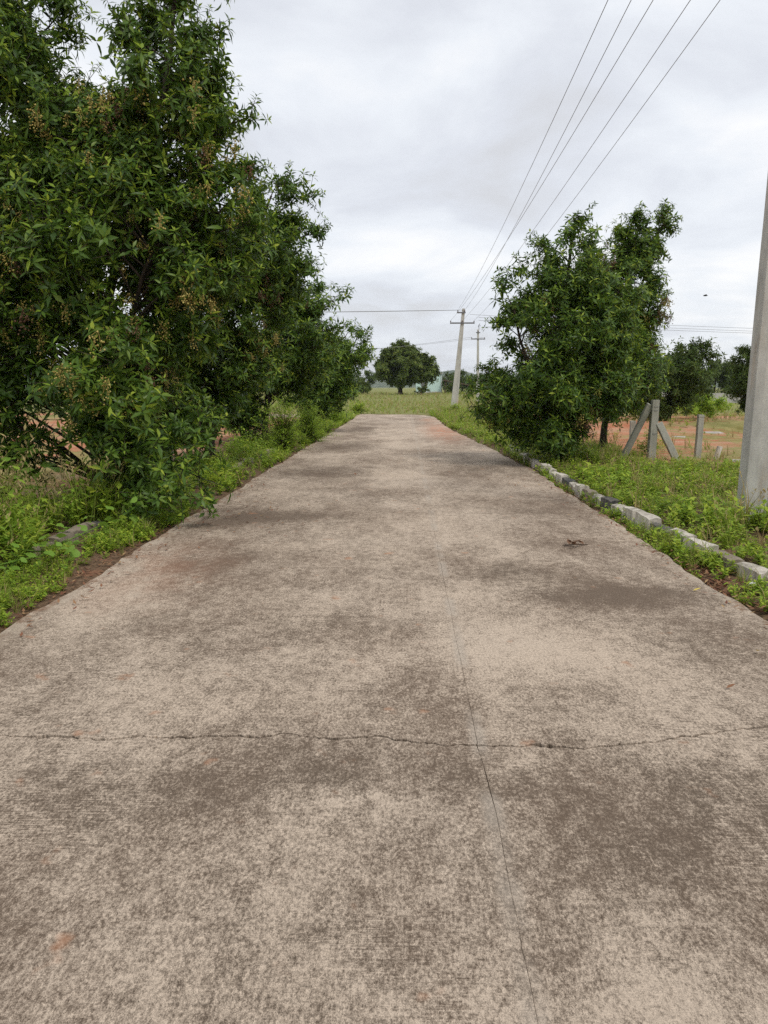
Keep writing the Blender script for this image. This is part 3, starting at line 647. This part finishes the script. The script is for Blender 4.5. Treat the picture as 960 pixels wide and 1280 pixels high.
# ------------------------------------------------------------------ fence posts on the right verge
def beam(name, a, b, wa_, da, parent, m='post', wb=None):
    a, b = BR(a), BR(b); ax = unit(b - a); s = unit(np.cross(ax, BR([0, 1., 0]))); d = np.cross(s, ax); V, F = [], []; K = 6; wb = wb or wa_
    for i in range(K + 1):
        t = i / K; c = a + (b - a) * t; ww = wa_ + (wb - wa_) * t
        for x, y in ((-.5, -.5), (.5, -.5), (.5, .5), (-.5, .5)): V.append(c + s * x * ww + d * y * da + BR([random.uniform(-.004, .004) for _ in range(3)]))
    for i in range(K):
        for j in range(4): p, q = i * 4 + j, i * 4 + (j + 1) % 4; F.append((p, q, q + 4, p + 4))
    F += [(3, 2, 1, 0), tuple(K * 4 + j for j in range(4))]
    return bevel(link(name, pyd(name, V, F), [m], parent), .008)
cp = thing('corner_post', 'grey concrete corner post propped by two slanting struts in the green verge', 'fence post', (5.42, 17.0, 0))
beam('post', (-.03, 0, -.3), (0, 0, 1.33), .17, .15, cp, wb=.15)
beam('strut', (-.62, .35, -.15), (-.10, .02, 1.24), .13, .12, cp)
beam('strut', (.55, -.25, -.15), (.09, -.02, .83), .14, .12, cp)
A = Acc()
for z in (1.18, 1.1, .6): 
    th = np.linspace(0, 2 * np.pi, 13); A.add(*tube(np.stack([.092 * np.cos(th), .09 * np.sin(th), z + 0 * th], 1), .004, 4, False))
link('tie_wire', A.mesh('tie_wire'), ['steel'], cp)
def fpost(label, base, top, wd):
    r = thing('fence_post', label, 'fence post', base, 'fence posts on the red plot'); b = BR(base)
    beam('shaft', (0, 0, -.25), tuple(BR(top) - b), wd, wd * .9, r)
    tb = BR(top) - b; v, f = box(tb + BR([0, 0, -.04]), (wd * 1.04, wd * .95, .03)); link('notched_cap', pyd('notched_cap', v, f), ['post'], r)
fpost('slim upright concrete fence post standing alone right of the propped post', (6.72, 17.85, 0), (6.74, 17.85, .98), .13)
fpost('short pale fence post seen behind the left strut', (6.45, 22.1, .0), (6.45, 22.1, .66), .14)
bp = thing('broken_post', 'broken white post stub leaning in the red soil right of the slim post', 'fence post', (6.98, 17.5, 0)); beam('stub', (0, 0, -.1), (.12, .05, .28), .10, .08, bp, 'whitewash')
for i, (x, y, s, lb) in enumerate(((7.35, 17.2, .16, 'small pale stone lying near the broken white post'), (8.6, 24.5, .12, 'pale stone slab lying on the red soil in front of the bank'), (10.6, 27.2, .16, 'grey plank-like slab lying on the red bank at right'))):
    rg = random.Random(i); V = []
    for k in range(2):
        for j in range(7):
            a = j / 7 * 6.28; rr = s * rg.uniform(.8, 1.15) * (1 - .2 * k); V.append((math.cos(a) * rr * (1.2 + i), math.sin(a) * rr * .6, k * s * .4 - .03))
    o = link('stone', pyd('stone', V, [tuple(range(7, 14))] + [(j, (j + 1) % 7, 7 + (j + 1) % 7, 7 + j) for j in range(7)]), ['greywall']); o.location = (x, y, float(height(x, y)) + .01)
    bevel(o, .01); o['label'] = lb; o['category'] = 'stone'

# ------------------------------------------------------------------ the far field: tree, house, shed, wall, tree line, hill
make_tree('field_tree', 'round dark green tree standing alone in the field beyond the road end',
          [([(-.75, 110, .55), (-.7, 110, 1.8), (-.3, 110, 3.6), (-.2, 110, 6.5)], .38, .06), ([(-.7, 110, 1.6), (-2.2, 109.6, 3.6), (-3.0, 109.5, 5)], .2, .05), ([(-.7, 110, 1.6), (1.6, 109.6, 3.2), (2.8, 109.5, 4.4)], .2, .05)],
          [((-.9, 109.5, 4.4), (3.6, 3.4, 2.6)), ((.9, 109.5, 4.4), (3.4, 3.2, 2.3)), ((-.4, 109.5, 6.2), (2.1, 2.2, 1.5)), ((2.9, 109.3, 3.6), (1.5, 1.8, 1.2)), ((-3.1, 109.3, 3.9), (1.3, 1.6, 1.4))],
          170, 20, .62, .24, 0, 7, 21, mats=('neem_leaf', 'neem_leaf', 'bark'), twig=(.3, 1.0), zmin=1.3, limb_r=.03, trunk_sides=10)
def ptree(name, label, x, y, hgt, rad, seed, group, m='far_leaf', nl=34, cat='tree'):
    z0 = float(height(x, y)); rg = random.Random(seed); e = rg.uniform(-.3, .3) * rad
    make_tree(name, label, [([(x, y, z0), (x + e * .3, y, z0 + hgt * .4), (x + e, y, z0 + hgt * .85)], .05 * hgt ** .8, .02)],
              [((x, y, z0 + hgt * .42), (rad, rad * .9, hgt * .34)), ((x + e, y, z0 + hgt * .68), (rad * .7, rad * .7, hgt * .27))], nl, 12, .14 * hgt ** .8, .055 * hgt ** .8, 0, 6, seed, group=group,
              mats=(m, m, 'bark'), twig=(.1 * rad, .32 * rad), zmin=z0 + .1, trunk_sides=6, cat=cat)
k = 0
for x, y, hh, rr, lb in [(8.2, 150, 3.9, 3, 'low green skyline tree right behind the brown shed roof'), (11.5, 158, 4.3, 3.3, 'low green skyline tree just right of the leaning pole'), (15.2, 150, 3.6, 3, 'low green skyline tree below the far thin pole'),
                         (18.5, 165, 4.6, 3.6, 'skyline tree peeping past the left edge of the bushy right tree'), (-7.5, 150, 4.4, 3.4, 'low skyline tree just left of the round field tree'), (-12, 156, 5.0, 3.8, 'taller skyline tree mostly hidden behind the last roadside tree')]:
    ptree('distant_tree', lb, x, y, hh, rr, 100 + k, 'trees along the skyline'); k += 1
for x, y, hh, rr in [(36, 92, 4.6, 3.2), (40, 95, 5.0, 3.4), (44.5, 93, 4.4, 3.2), (48, 97, 5.2, 3.6), (31.5, 96, 5.4, 3.4), (27, 92, 4.8, 3.3), (22, 90, 4.6, 3.2)]:
    ptree('distant_tree', 'one of the dark trees in the row behind the grey wall at far right', x, y, hh, rr, 100 + k, 'dark tree row at far right'); k += 1
for x, y, hh, rr in [(-26, 48, 3.2, 2.3), (-33, 60, 4.0, 2.8), (-21, 62, 3.2, 2.4), (-41, 66, 4.4, 3.0), (-30, 47, 3.0, 2.4), (-18, 50, 2.6, 2.2), (-37, 52, 3.4, 2.6), (-15.5, 58, 3.2, 2.5), (-24, 55, 3.4, 2.6)]:
    ptree('distant_tree', 'one of the trees beyond the red soil glimpsed behind the big left tree', x, y, hh, rr, 100 + k, 'trees beyond the left plot'); k += 1
for x, y, hh, rr, lb in [(2.2, 107, 1.5, 1.2, 'low bluish green bush at the right foot of the round field tree'), (-6.4, 108, 2.6, 2.0, 'bushy shrub left of the round field tree behind the roadside row'), (7.0, 118, 1.9, 1.4, 'dark shrub in front of the mint house corner and shed')]:
    ptree('field_shrub', lb, x, y, hh, rr, 100 + k, None, 'neem_leaf', 22, 'bush'); k += 1
ptree('field_shrub', 'bright green bush on the red plot between the slim post and grey wall', 14.3, 38, 1.25, 1.5, 140, None, 'fern', 40, 'bush')
ptree('field_shrub', 'wide green bush left of the bright one near the dark plot tree', 12.2, 39.5, 1.0, 1.4, 141, None, 'weed', 40, 'bush')

hz = .55
ho = thing('house', 'pale mint green flat-roofed house wall partly hidden by the round field tree', 'house', (3.9, 130, hz))
def hb(nm, c, s, m, par=None, wd=.02): v, f = box(c, s); return bevel(link(nm, pyd(nm, v, f), [m], par or ho), wd)
hb('wall', (0, 2, 1.62), (4.3, 5, 3.25), 'wall'); hb('roof_slab', (0, 1.9, 3.31), (4.5, 5.3, .12), 'greywall'); hb('plinth', (0, 1.96, .1), (4.4, 5.1, .45), 'greywall')
wn = hb('window', (-.8, -.52, 1.7), (1.0, .06, 1.1), 'wood'); hb('pane', (-.8, -.56, 1.7), (.85, .03, .95), 'steel', wn); hb('downpipe', (2.0, -.56, 1.6), (.09, .09, 3.1), 'greywall')
sh = thing('shed', 'open shed with a sloping brown roof right of the mint house', 'shed', (8.4, 128, hz))
rt = [(math.cos(.19), 0, math.sin(.19)), (0, 1, 0), (-math.sin(.19), 0, math.cos(.19))]
v, f = box((0, 0, 1.75), (4.6, 4, .14), rt); link('roof', pyd('roof', v, f), ['roof'], sh)
for x in (-1.9, 1.9):
    for y in (-1.6, 1.6): beam('post', (x, y, -.2), (x, y, 1.72 - .19 * x), .14, .14, sh, 'wood')
cw = thing('compound_wall', 'long low grey wall at far right beyond the green bushes', 'wall', (31, 72, 0))
for i in range(7):
    v, f = box((-9 + i * 3.0, 0, .52), (2.86, .16, 1.1)); link('panel', pyd('panel', v, f), ['greywall'], cw)
    v, f = box((-10.5 + i * 3.0, 0, .58), (.22, .26, 1.24)); link('pillar', pyd('pillar', v, f), ['greywall'], cw)
def hill():
    xs = np.linspace(-700, 900, 90); V, F = [], []
    prof = 18 + 14 * np.exp(-((xs - 95) / 60) ** 2) + 10 * np.exp(-((xs - 330) / 120) ** 2) + 5 * np.sin(xs / 37.) * .4 + 3 * np.sin(xs / 13.) * .3 - 9 * sstep(0, -120, xs)
    prof[:3] *= .2; prof[-3:] *= .2
    for x, p in zip(xs, prof):
        for dy, q in ((-160, -1.0), (-90, p * .55), (0, p), (120, p * .5), (220, -2.0)): V.append((x, 1500 + dy, q))
    for i in range(89):
        for j in range(4): a = i * 5 + j; F.append((a, a + 5, a + 6, a + 1))
    link('hills', pyd('hills', V, F, True), ['hill'], kind='structure')
hill()
bd = thing('bird', 'tiny dark bird flying in the grey sky at right', 'bird', (22.4, 60, 8.35))
A = Acc(); A.add(*tube([(-.16, 0, 0), (-.08, 0, .02), (.05, 0, .02), (.14, 0, .03), (.19, 0, .02)], BR([.01, .045, .05, .03, .006]), 8)); link('body', A.mesh('body'), ['bird'], bd)
for s in (-1, 1): link('wing', pyd('wing', [(-.05, 0, .03), (.07, 0, .03), (.05, s * .18, .10), (-.04, s * .16, .10), (-.02, s * .36, .06), (-.05, 0, .02), (.07, 0, .02)], [(0, 1, 2, 3), (3, 2, 4), (5, 6, 1, 0)]), ['bird'], bd)

# ------------------------------------------------------------------ verge plants (uncountable weeds and grass)
def weed_t(rg, hgt, nst, nlf, lsz, mleaf=0, detail=0, spread=.5):
    A = Acc()
    for s in range(nst):
        az_ = rg.uniform(0, 6.28); tilt = rg.uniform(.05, spread); h_ = hgt * rg.uniform(.55, 1.1)
        d = BR([math.cos(az_) * math.sin(tilt), math.sin(az_) * math.sin(tilt), math.cos(tilt)])
        V, T = leaf(h_, .006, 0, 0, 0); A.add(np.stack([d * 0 + BR([.003, 0, 0]), d * 0 - BR([.003, 0, 0]), d * h_]), [(0, 1, 2)], mleaf)
        for k in range(nlf):
            t = .2 + .8 * (k + rg.random()) / nlf; V, T = leaf(lsz * rg.uniform(.6, 1.25), lsz * .5 * rg.uniform(.7, 1.2), rg.uniform(0, .4), detail)
            A.add(V @ rot_axis(rg.uniform(0, 6.28), R(rg.uniform(-15, 55))).T + d * h_ * t, T, mleaf)
    return np.concatenate(A.V), np.concatenate(A.T), np.concatenate(A.M)
def tuft_t(rg, hgt, nb, wd, mi=1, head=0.0, hm=2, lean=.6):
    A = Acc()
    for b in range(nb):
        az_ = rg.uniform(0, 6.28); ln = hgt * rg.uniform(.55, 1.15); el = R(90) - rg.uniform(.05, lean)
        V = BR([(0, wd / 2, 0), (0, -wd / 2, 0), (ln * .55, wd * .4, 0), (ln * .55, -wd * .4, 0), (ln, 0, -.18 * ln)])
        V = V @ rot_axis(az_, el).T + BR([rg.normal(0, .02), rg.normal(0, .02), 0]); A.add(V, [(0, 1, 3), (0, 3, 2), (2, 3, 4)], mi if rg.random() > .12 else 2)
        if head and rg.random() < head:
            for k in range(6):
                Vh, Th = leaf(.035, .012, .1, 0); A.add(Vh @ rot_axis(rg.uniform(0, 6.28), R(rg.uniform(20, 80))).T + V[4] - (V[4] - V[2]) * .07 * k, Th, hm)
    return np.concatenate(A.V), np.concatenate(A.T), np.concatenate(A.M)
WM = ['weed', 'grass', 'straw', 'fern', 'vine']
rw = np.random.default_rng(5)
T_weed = [weed_t(rw, .30, 6, 7, .082) for _ in range(3)] + [weed_t(rw, .22, 6, 7, .070, spread=.9) for _ in range(2)]
T_tuft = [tuft_t(rw, .32, 13, .009) for _ in range(3)]
T_head = [tuft_t(rw, .55, 14, .008, head=.5) for _ in range(3)]
T_dry = [tuft_t(rw, .45, 12, .011, mi=2, head=.4) for _ in range(2)]
T_bright = [weed_t(rw, .5, 9, 10, .07, 3) for _ in range(2)]
T_far = [tuft_t(rw, .38, 6, .022, mi=1, lean=.8) for _ in range(2)] + [tuft_t(rw, .5, 6, .020, mi=2, lean=.7) for _ in range(2)] + [weed_t(rw, .3, 4, 5, .10) for _ in range(2)]
TALL = T_weed + T_tuft + T_head + T_dry + T_bright + T_far                     # 15-16 far grass, 17-18 far dry, 19-20 far weed, 0-4 weed, 5-7 tuft, 8-10 seed heads, 11-12 dry, 13-14 bright
def strew(name, label, cat, pts, kinds, probs, smin, smax, scale_f=None):
    A = Acc(); n = len(pts); pos = np.column_stack([pts, height(pts[:, 0], pts[:, 1]) - .01]); ax = unit(np.array([0, 0, 1.]) + rw.normal(0, .10, (n, 3)))
    pick = rw.choice(kinds, n, p=np.array(probs) / sum(probs)); s = rw.uniform(smin, smax, n)
    s = s * (.78 + .30 * np.tanh(wav(pts[:, 0], pts[:, 1], 1.9, .7)))
    if scale_f is not None: s = s * scale_f(pts)
    scatter(A, TALL, pos, ax, rw.uniform(0, 6.28, n), s, pick)
    o = link(name, A.mesh(name), WM, kind='stuff'); o['label'] = label; o['category'] = cat; return o
def patch(x0, x1, y0, y1, n, gap=.0, f=.9):
    p = np.column_stack([rw.uniform(x0, x1, n), rw.uniform(y0, y1, n)])
    if gap: p = p[(wav(p[:, 0], p[:, 1], f, 3.3) + rw.normal(0, .35, n)) > gap]
    return p
# right verge behind the kerb
p = patch(2.75, 7.0, 5.0, 18.5, 3500); p = p[p[:, 0] > np.array([kr(y) for y in p[:, 1]]) + .12]
p = p[(p[:, 0] < 5.7 + .25 * np.sin(p[:, 1] * 2)) | (p[:, 1] < 16.2)]
p = p[(np.abs(p[:, 0] - 4.17) > .24) | (np.abs(p[:, 1] - 9.08) > .14)]
strew('verge_weeds', 'bright green low weeds covering the verge behind the right kerb', 'weeds', p, [0, 1, 2, 3, 4, 5, 6, 7, 8, 11], [6, 6, 6, 6, 6, 2, 2, 2, 1.6, 1.3], .6, 1.4, lambda q: 1 - .35 * sstep(13, 16, q[:, 1]))
p = patch(1.5, 5.2, 16, 50, 3300); p = p[p[:, 0] > redge(p[:, 1]) + .02 + .25 * rw.random(len(p)) ** 2 - .9 * (p[:, 1] > 45)]; strew('verge_weeds', 'grassy weeds running along the far right road edge to the leaning pole', 'weeds', p, [19, 20, 3, 4, 15, 16, 8, 11], [6, 6, 3, 3, 4, 4, 1, .6], .8, 1.3)
# between the road and the right kerb
p = patch(2.5, 3.05, 4.4, 20, 1300, -.35, 1.7); p = np.concatenate([p, patch(2.6, 3.2, 4.4, 6.2, 90)]); p = p[(p[:, 0] < np.array([kr(y) for y in p[:, 1]]) - .05) & (p[:, 0] > 2.5 + .12 * rw.random(len(p)))]
strew('edge_weeds', 'small straggling weeds between road edge and right kerb stones', 'weeds', p, [3, 4, 1, 5, 6, 0], [4, 4, 2, 2, 2, 2], .55, 1.1)
# left verge
p = patch(-8.5, -3.42, 3.6, 9.4, 1600); p = p[~((p[:, 0] > -3.72) & (p[:, 1] > 7.5) & (p[:, 1] < 8.6))]; strew('verge_weeds', 'tall seeding weeds at the left edge in front of the big tree', 'weeds', p, [0, 1, 2, 8, 9, 10, 13, 5], [6, 6, 6, 1.7, 1.7, 1.7, 1.6, 1], 1.2, 2.0, lambda q: 1 + .35 * sstep(-3.7, -4.4, q[:, 0]) * sstep(6.0, 7.2, q[:, 1]))
p = patch(-4.4, -2.68, 9.0, 46, 2000); p = p[(p[:, 0] < -2.70 - .12 * rw.random(len(p)))]
strew('verge_weeds', 'bright green weeds under the left row of trees along the road', 'weeds', p, [19, 20, 3, 4, 13, 14, 15], [5, 5, 3, 3, .6, .6, 2], .8, 1.4)
p = patch(-3.55, -2.70, 3.4, 9.6, 1300, -.5, 2.1); p = p[p[:, 0] < -2.76 - .28 * rw.random(len(p)) ** 2]
p = p[~((p[:, 0] < -3.25) & (p[:, 1] > 7.4) & (p[:, 1] < 8.6))]; strew('edge_weeds', 'small weeds in the bare strip between road and left kerb', 'weeds', p, [3, 4, 5, 6, 1], [4, 4, 2, 2, 2], .5, .95)
# plots and field
p = patch(6.0, 26, 16, 46, 3600, .1, .45); strew('plot_grass', 'patchy grass on the red plot at right', 'grass', p, [15, 16, 19, 17, 18, 12], [3, 3, 2, 2, 2, .6], .6, 1.1)
p = patch(-30, -6.5, 10, 46, 1300, .35, .5); strew('plot_grass', 'patchy grass on the red plot behind the left trees', 'grass', p, [5, 6, 3, 11, 12], [3, 3, 2, 2, 2], .6, 1.1)
p = patch(-17, 22, 47.4, 75, 5200); strew('field_grass', 'tall dry yellowish grass across the field beyond the road end', 'grass', p, [15, 16, 17, 18, 19, 20, 8], [4, 4, 2, 2, 3, 3, .6], .6, 1.15)
p = patch(-28, 34, 75, 128, 5200); strew('field_grass', 'pale far grass around the foot of the round field tree', 'grass', p, [15, 16, 17, 18, 19], [4, 4, 2, 2, 3], .7, 1.3)

# ------------------------------------------------------------------ single plants one can point at
def shrub(label, base, hgt, rad, n, m, lsz, seed, cat='bush', name='shrub', W=.4, detail=1, flat=.8):
    rg = np.random.default_rng(seed); root = thing(name, label, cat, base); A, B = Acc(), Acc()
    for s in range(n):
        d = unit(rg.normal(0, 1, 3) + BR([0, 0, .9])); d[2] = abs(d[2]); tip = d * BR([rad, rad, hgt]) * rg.uniform(.55, 1.0)
        P = bez(BR([rg.normal(0, .05), rg.normal(0, .05), 0]), BR([tip[0] * .3, tip[1] * .3, tip[2] * .8]), tip, np.linspace(0, 1, 7)); B.add(*tube(P, np.linspace(.009, .003, 7), 4, False))
        for q in range(16):
            t = .25 + .75 * rg.random(); c = bez(P[0], BR([tip[0] * .3, tip[1] * .3, tip[2] * .8]), tip, [t])[0]
            dd = rg.uniform(0, 6.28); el_ = R(rg.uniform(-15, 50)); ln = lsz * 3
            for k in range(5):     # a leaflet row
                V, T = leaf(lsz * rg.uniform(.7, 1.2), lsz * W, .2, detail); off = rot_axis(dd, el_) @ BR([ln * k / 5, 0, 0])
                A.add(V @ rot_axis(dd + (.9 if k % 2 else -.9) * rg.uniform(.5, 1.2), el_ + rg.uniform(-.3, .3)).T + c + off, T)
    link('stems', B.mesh('stems'), ['wood'], root); link('foliage', A.mesh('foliage'), [m], root, kind='stuff'); return root
shrub('feathery light green bush under the third left tree by the road', (-2.9, 23.0, -.02), 1.3, .9, 80, 'fern', .07, 31)
shrub('taller light green bush just in front of the feathery one by the road', (-3.15, 19.6, .0), 1.45, .9, 85, 'fern', .065, 32)
shrub('dark leafy shrub behind the light green bushes under the left trees', (-4.75, 22.5, .0), 1.7, 1.1, 60, 'far_leaf', .085, 37)
shrub('leafy light green bush at the left road edge near the bend', (-3.05, 33.5, -.02), .85, .8, 30, 'fern', .085, 33)
shrub('dark green low bush at the foot of the leaning pole', (3.05, 49.5, .0), .6, .9, 22, 'weed', .11, 34)
shrub('dark weed clump beside the round of the road bend at left', (-3.0, 47.6, .0), .8, .9, 22, 'weed', .12, 35)
shrub('young green weed bush growing behind the right-hand strut of the corner post', (5.75, 18.3, .0), .8, .5, 26, 'weed', .06, 36)
def broad_vine(label, base, pts, lsz, n, seed):
    """climbing vine: stems through pts and n big round leaves, each leaf a piece"""
    rg = np.random.default_rng(seed); root = thing('broad_leaf_vine', label, 'vine', base); pts = np.array(pts, float) - BR(base)
    B = Acc(); B.add(*tube(pts, .006, 4, False)); link('stem', B.mesh('stem'), ['vine'], root)
    th = np.linspace(0, 2 * np.pi, 9)[:-1]; ms = []
    for v in range(3):
        V = [(.35, 0, 0)] + [(.42 + .52 * math.cos(t) * rg.uniform(.92, 1.06), .5 * math.sin(t) * rg.uniform(.9, 1.08), -.10 * math.cos(t * 2) - .10 * rg.random()) for t in th]
        V[1 + 4] = (.06, 0, 0); me = pyd('leaf', V, [(0, 1 + i, 1 + (i + 1) % 8) for i in range(8)], True); me.materials.append(ML['vine']); ms.append(me)
    for i in range(n):
        t = rg.random() * (len(pts) - 1); j = min(int(t), len(pts) - 2); c = pts[j] + (pts[j + 1] - pts[j]) * (t - j) + rg.normal(0, .11, 3) * BR([1.2, 1, .7]); c[2] = max(c[2], .05)
        o = link('leaf', ms[i % 3], [], root); o.location = tuple(c); o.rotation_euler = (rg.uniform(-.5, .8), rg.uniform(-.6, .35), rg.uniform(0, 6.28)); s = lsz * rg.uniform(.6, 1.25); o.scale = (s, s, s)
broad_vine('big round-leaved light green vine climbing beside the trunk of the huge left tree', (-4.55, 9.4, .02), [(-4.35, 9.0, .05), (-4.5, 9.2, .45), (-4.75, 9.4, .75), (-5.0, 9.5, .85), (-5.2, 9.4, .55), (-4.9, 9.1, .25)], .17, 60, 1)
broad_vine('round-leaved green creeper on the ground below the huge left tree', (-3.2, 8.3, .0), [(-3.45, 7.4, .05), (-3.3, 7.9, .12), (-3.2, 8.3, .15), (-3.05, 8.7, .1), (-3.3, 9.0, .12)], .10, 75, 2)
broad_vine('low yellowish green creeper at the left picture edge by the kerb', (-3.3, 6.3, .0), [(-3.6, 6.0, .1), (-3.35, 6.4, .12), (-3.25, 6.9, .08), (-3.5, 6.6, .18)], .10, 45, 3)

# ------------------------------------------------------------------ fallen leaves and litter
def litter(name, label, pts, size, z=None, mats=('dead',)):
    A = Acc()
    for x, y in pts:
        V, T = leaf(size * random.uniform(.6, 1.3), size * .35, random.uniform(-.3, .1), 1, random.uniform(-.3, .5)); zz = (float(height(x, y)) if z is None else z) + .012 + random.uniform(0, .015)
        A.add(V @ rot_axis(random.uniform(0, 6.28), random.uniform(-.15, .35)).T + BR([x, y, zz]), T)
    o = link(name, A.mesh(name), list(mats), kind='stuff'); o['label'] = label; o['category'] = 'leaf litter'; return o
pts = [(2.62 + .13 * random.gauss(0, 1) + .02, 6.5 + random.gauss(0, .55)) for _ in range(420)]; litter('leaf_litter', 'reddish brown dead leaves heaped at the right road edge by the kerb', [q for q in pts if q[0] > 2.5], .07)
pts = [(2.62 - abs(random.gauss(0, .16)), random.uniform(4.5, 24)) for _ in range(480)]; litter('leaf_litter', 'scattered dry leaves along the right edge of the road', pts, .06, .0)
pts = [(-2.72 - abs(random.gauss(0, .18)), random.uniform(4.2, 9.5)) for _ in range(380)]; litter('leaf_litter', 'brown dead leaves in the bare strip at the left road edge', pts, .06)
pts = [(-2.1 + random.gauss(0, .5), 9.4 + random.gauss(0, .9)) for _ in range(110)] + [(-2.62 + abs(random.gauss(0, .15)), random.uniform(4.5, 22)) for _ in range(200)]; litter('leaf_litter', 'fallen leaves on the stained road and edge beside the left trees', pts, .06, .0)
pts = [(2.0 + random.gauss(0, .35), 13 + random.gauss(0, 1.6)) for _ in range(60)]; litter('leaf_litter', 'few dead leaves on the road below the right tree', pts, .06, .0)
def fallen(label, x, y, parts_, m, s):
    r = thing('fallen_leaf' if parts_ == 1 else 'fallen_twig', label, 'leaf' if parts_ == 1 else 'twig', (x, y, .004))
    for i in range(parts_):
        V, T = leaf(s * random.uniform(.8, 1.2), s * .42, -.25, 2, .5); me = soup('leaf_blade', V @ rot_axis(random.uniform(0, 6.28), random.uniform(-.02, .12)).T + BR([random.gauss(0, .05 if parts_ > 1 else 0), random.gauss(0, .04 if parts_ > 1 else 0), .008 + .004 * i]), T)
        link('leaf_blade', me, [m], r)
    if parts_ > 1:
        B = Acc(); B.add(*tube([(-.14, -.02, .010), (0, .01, .014), (.13, .03, .010)], .005, 5)); link('stem', B.mesh('stem'), ['wood'], r)
fallen('small fallen sprig of dark leaves lying on the right side of the road', 1.74, 7.72, 9, 'seed', .10)
fallen('single yellow leaf lying on the dark stain at right', 2.28, 5.96, 1, 'yellow', .07)
fallen('yellow green leaf near the right picture edge', 2.15, 4.56, 1, 'yellow', .06)
fallen('small brown leaf on the pale concrete at right', 1.72, 3.95, 1, 'dead', .06)
fallen('small brown leaf in the middle of the road far ahead', -.9, 14.0, 1, 'dead', .11)
o = link('paper_scrap', pyd('paper_scrap', [(0, 0, 0), (.09, .01, .015), (.10, .07, .03), (.04, .10, .045), (-.02, .06, .01)], [(0, 1, 2), (0, 2, 3), (0, 3, 4)]), ['paper']); o.scale = (.55, .55, .55); o.location = (2.84, 6.2, -.01); o['label'] = 'scrap of white litter beside the dead leaves at right'; o['category'] = 'litter'

# ------------------------------------------------------------------ thin haze over the plain
v, f = box((0, 1050, 28), (3800, 3600, 64))
hz_me = pyd('haze', v, f); hm = bpy.data.materials.new('thin_haze'); hm.use_nodes = True; ht = hm.node_tree; ht.nodes.clear()
pv = ht.nodes.new('ShaderNodeVolumePrincipled'); pv.inputs['Color'].default_value = (.86, .92, 1, 1); pv.inputs['Density'].default_value = .00016; pv.inputs['Anisotropy'].default_value = .2
ho_ = ht.nodes.new('ShaderNodeOutputMaterial'); ht.links.new(pv.outputs[0], ho_.inputs['Volume'])
link('haze', hz_me, [hm], kind='stuff')['label'] = 'thin bluish haze over the far plain'
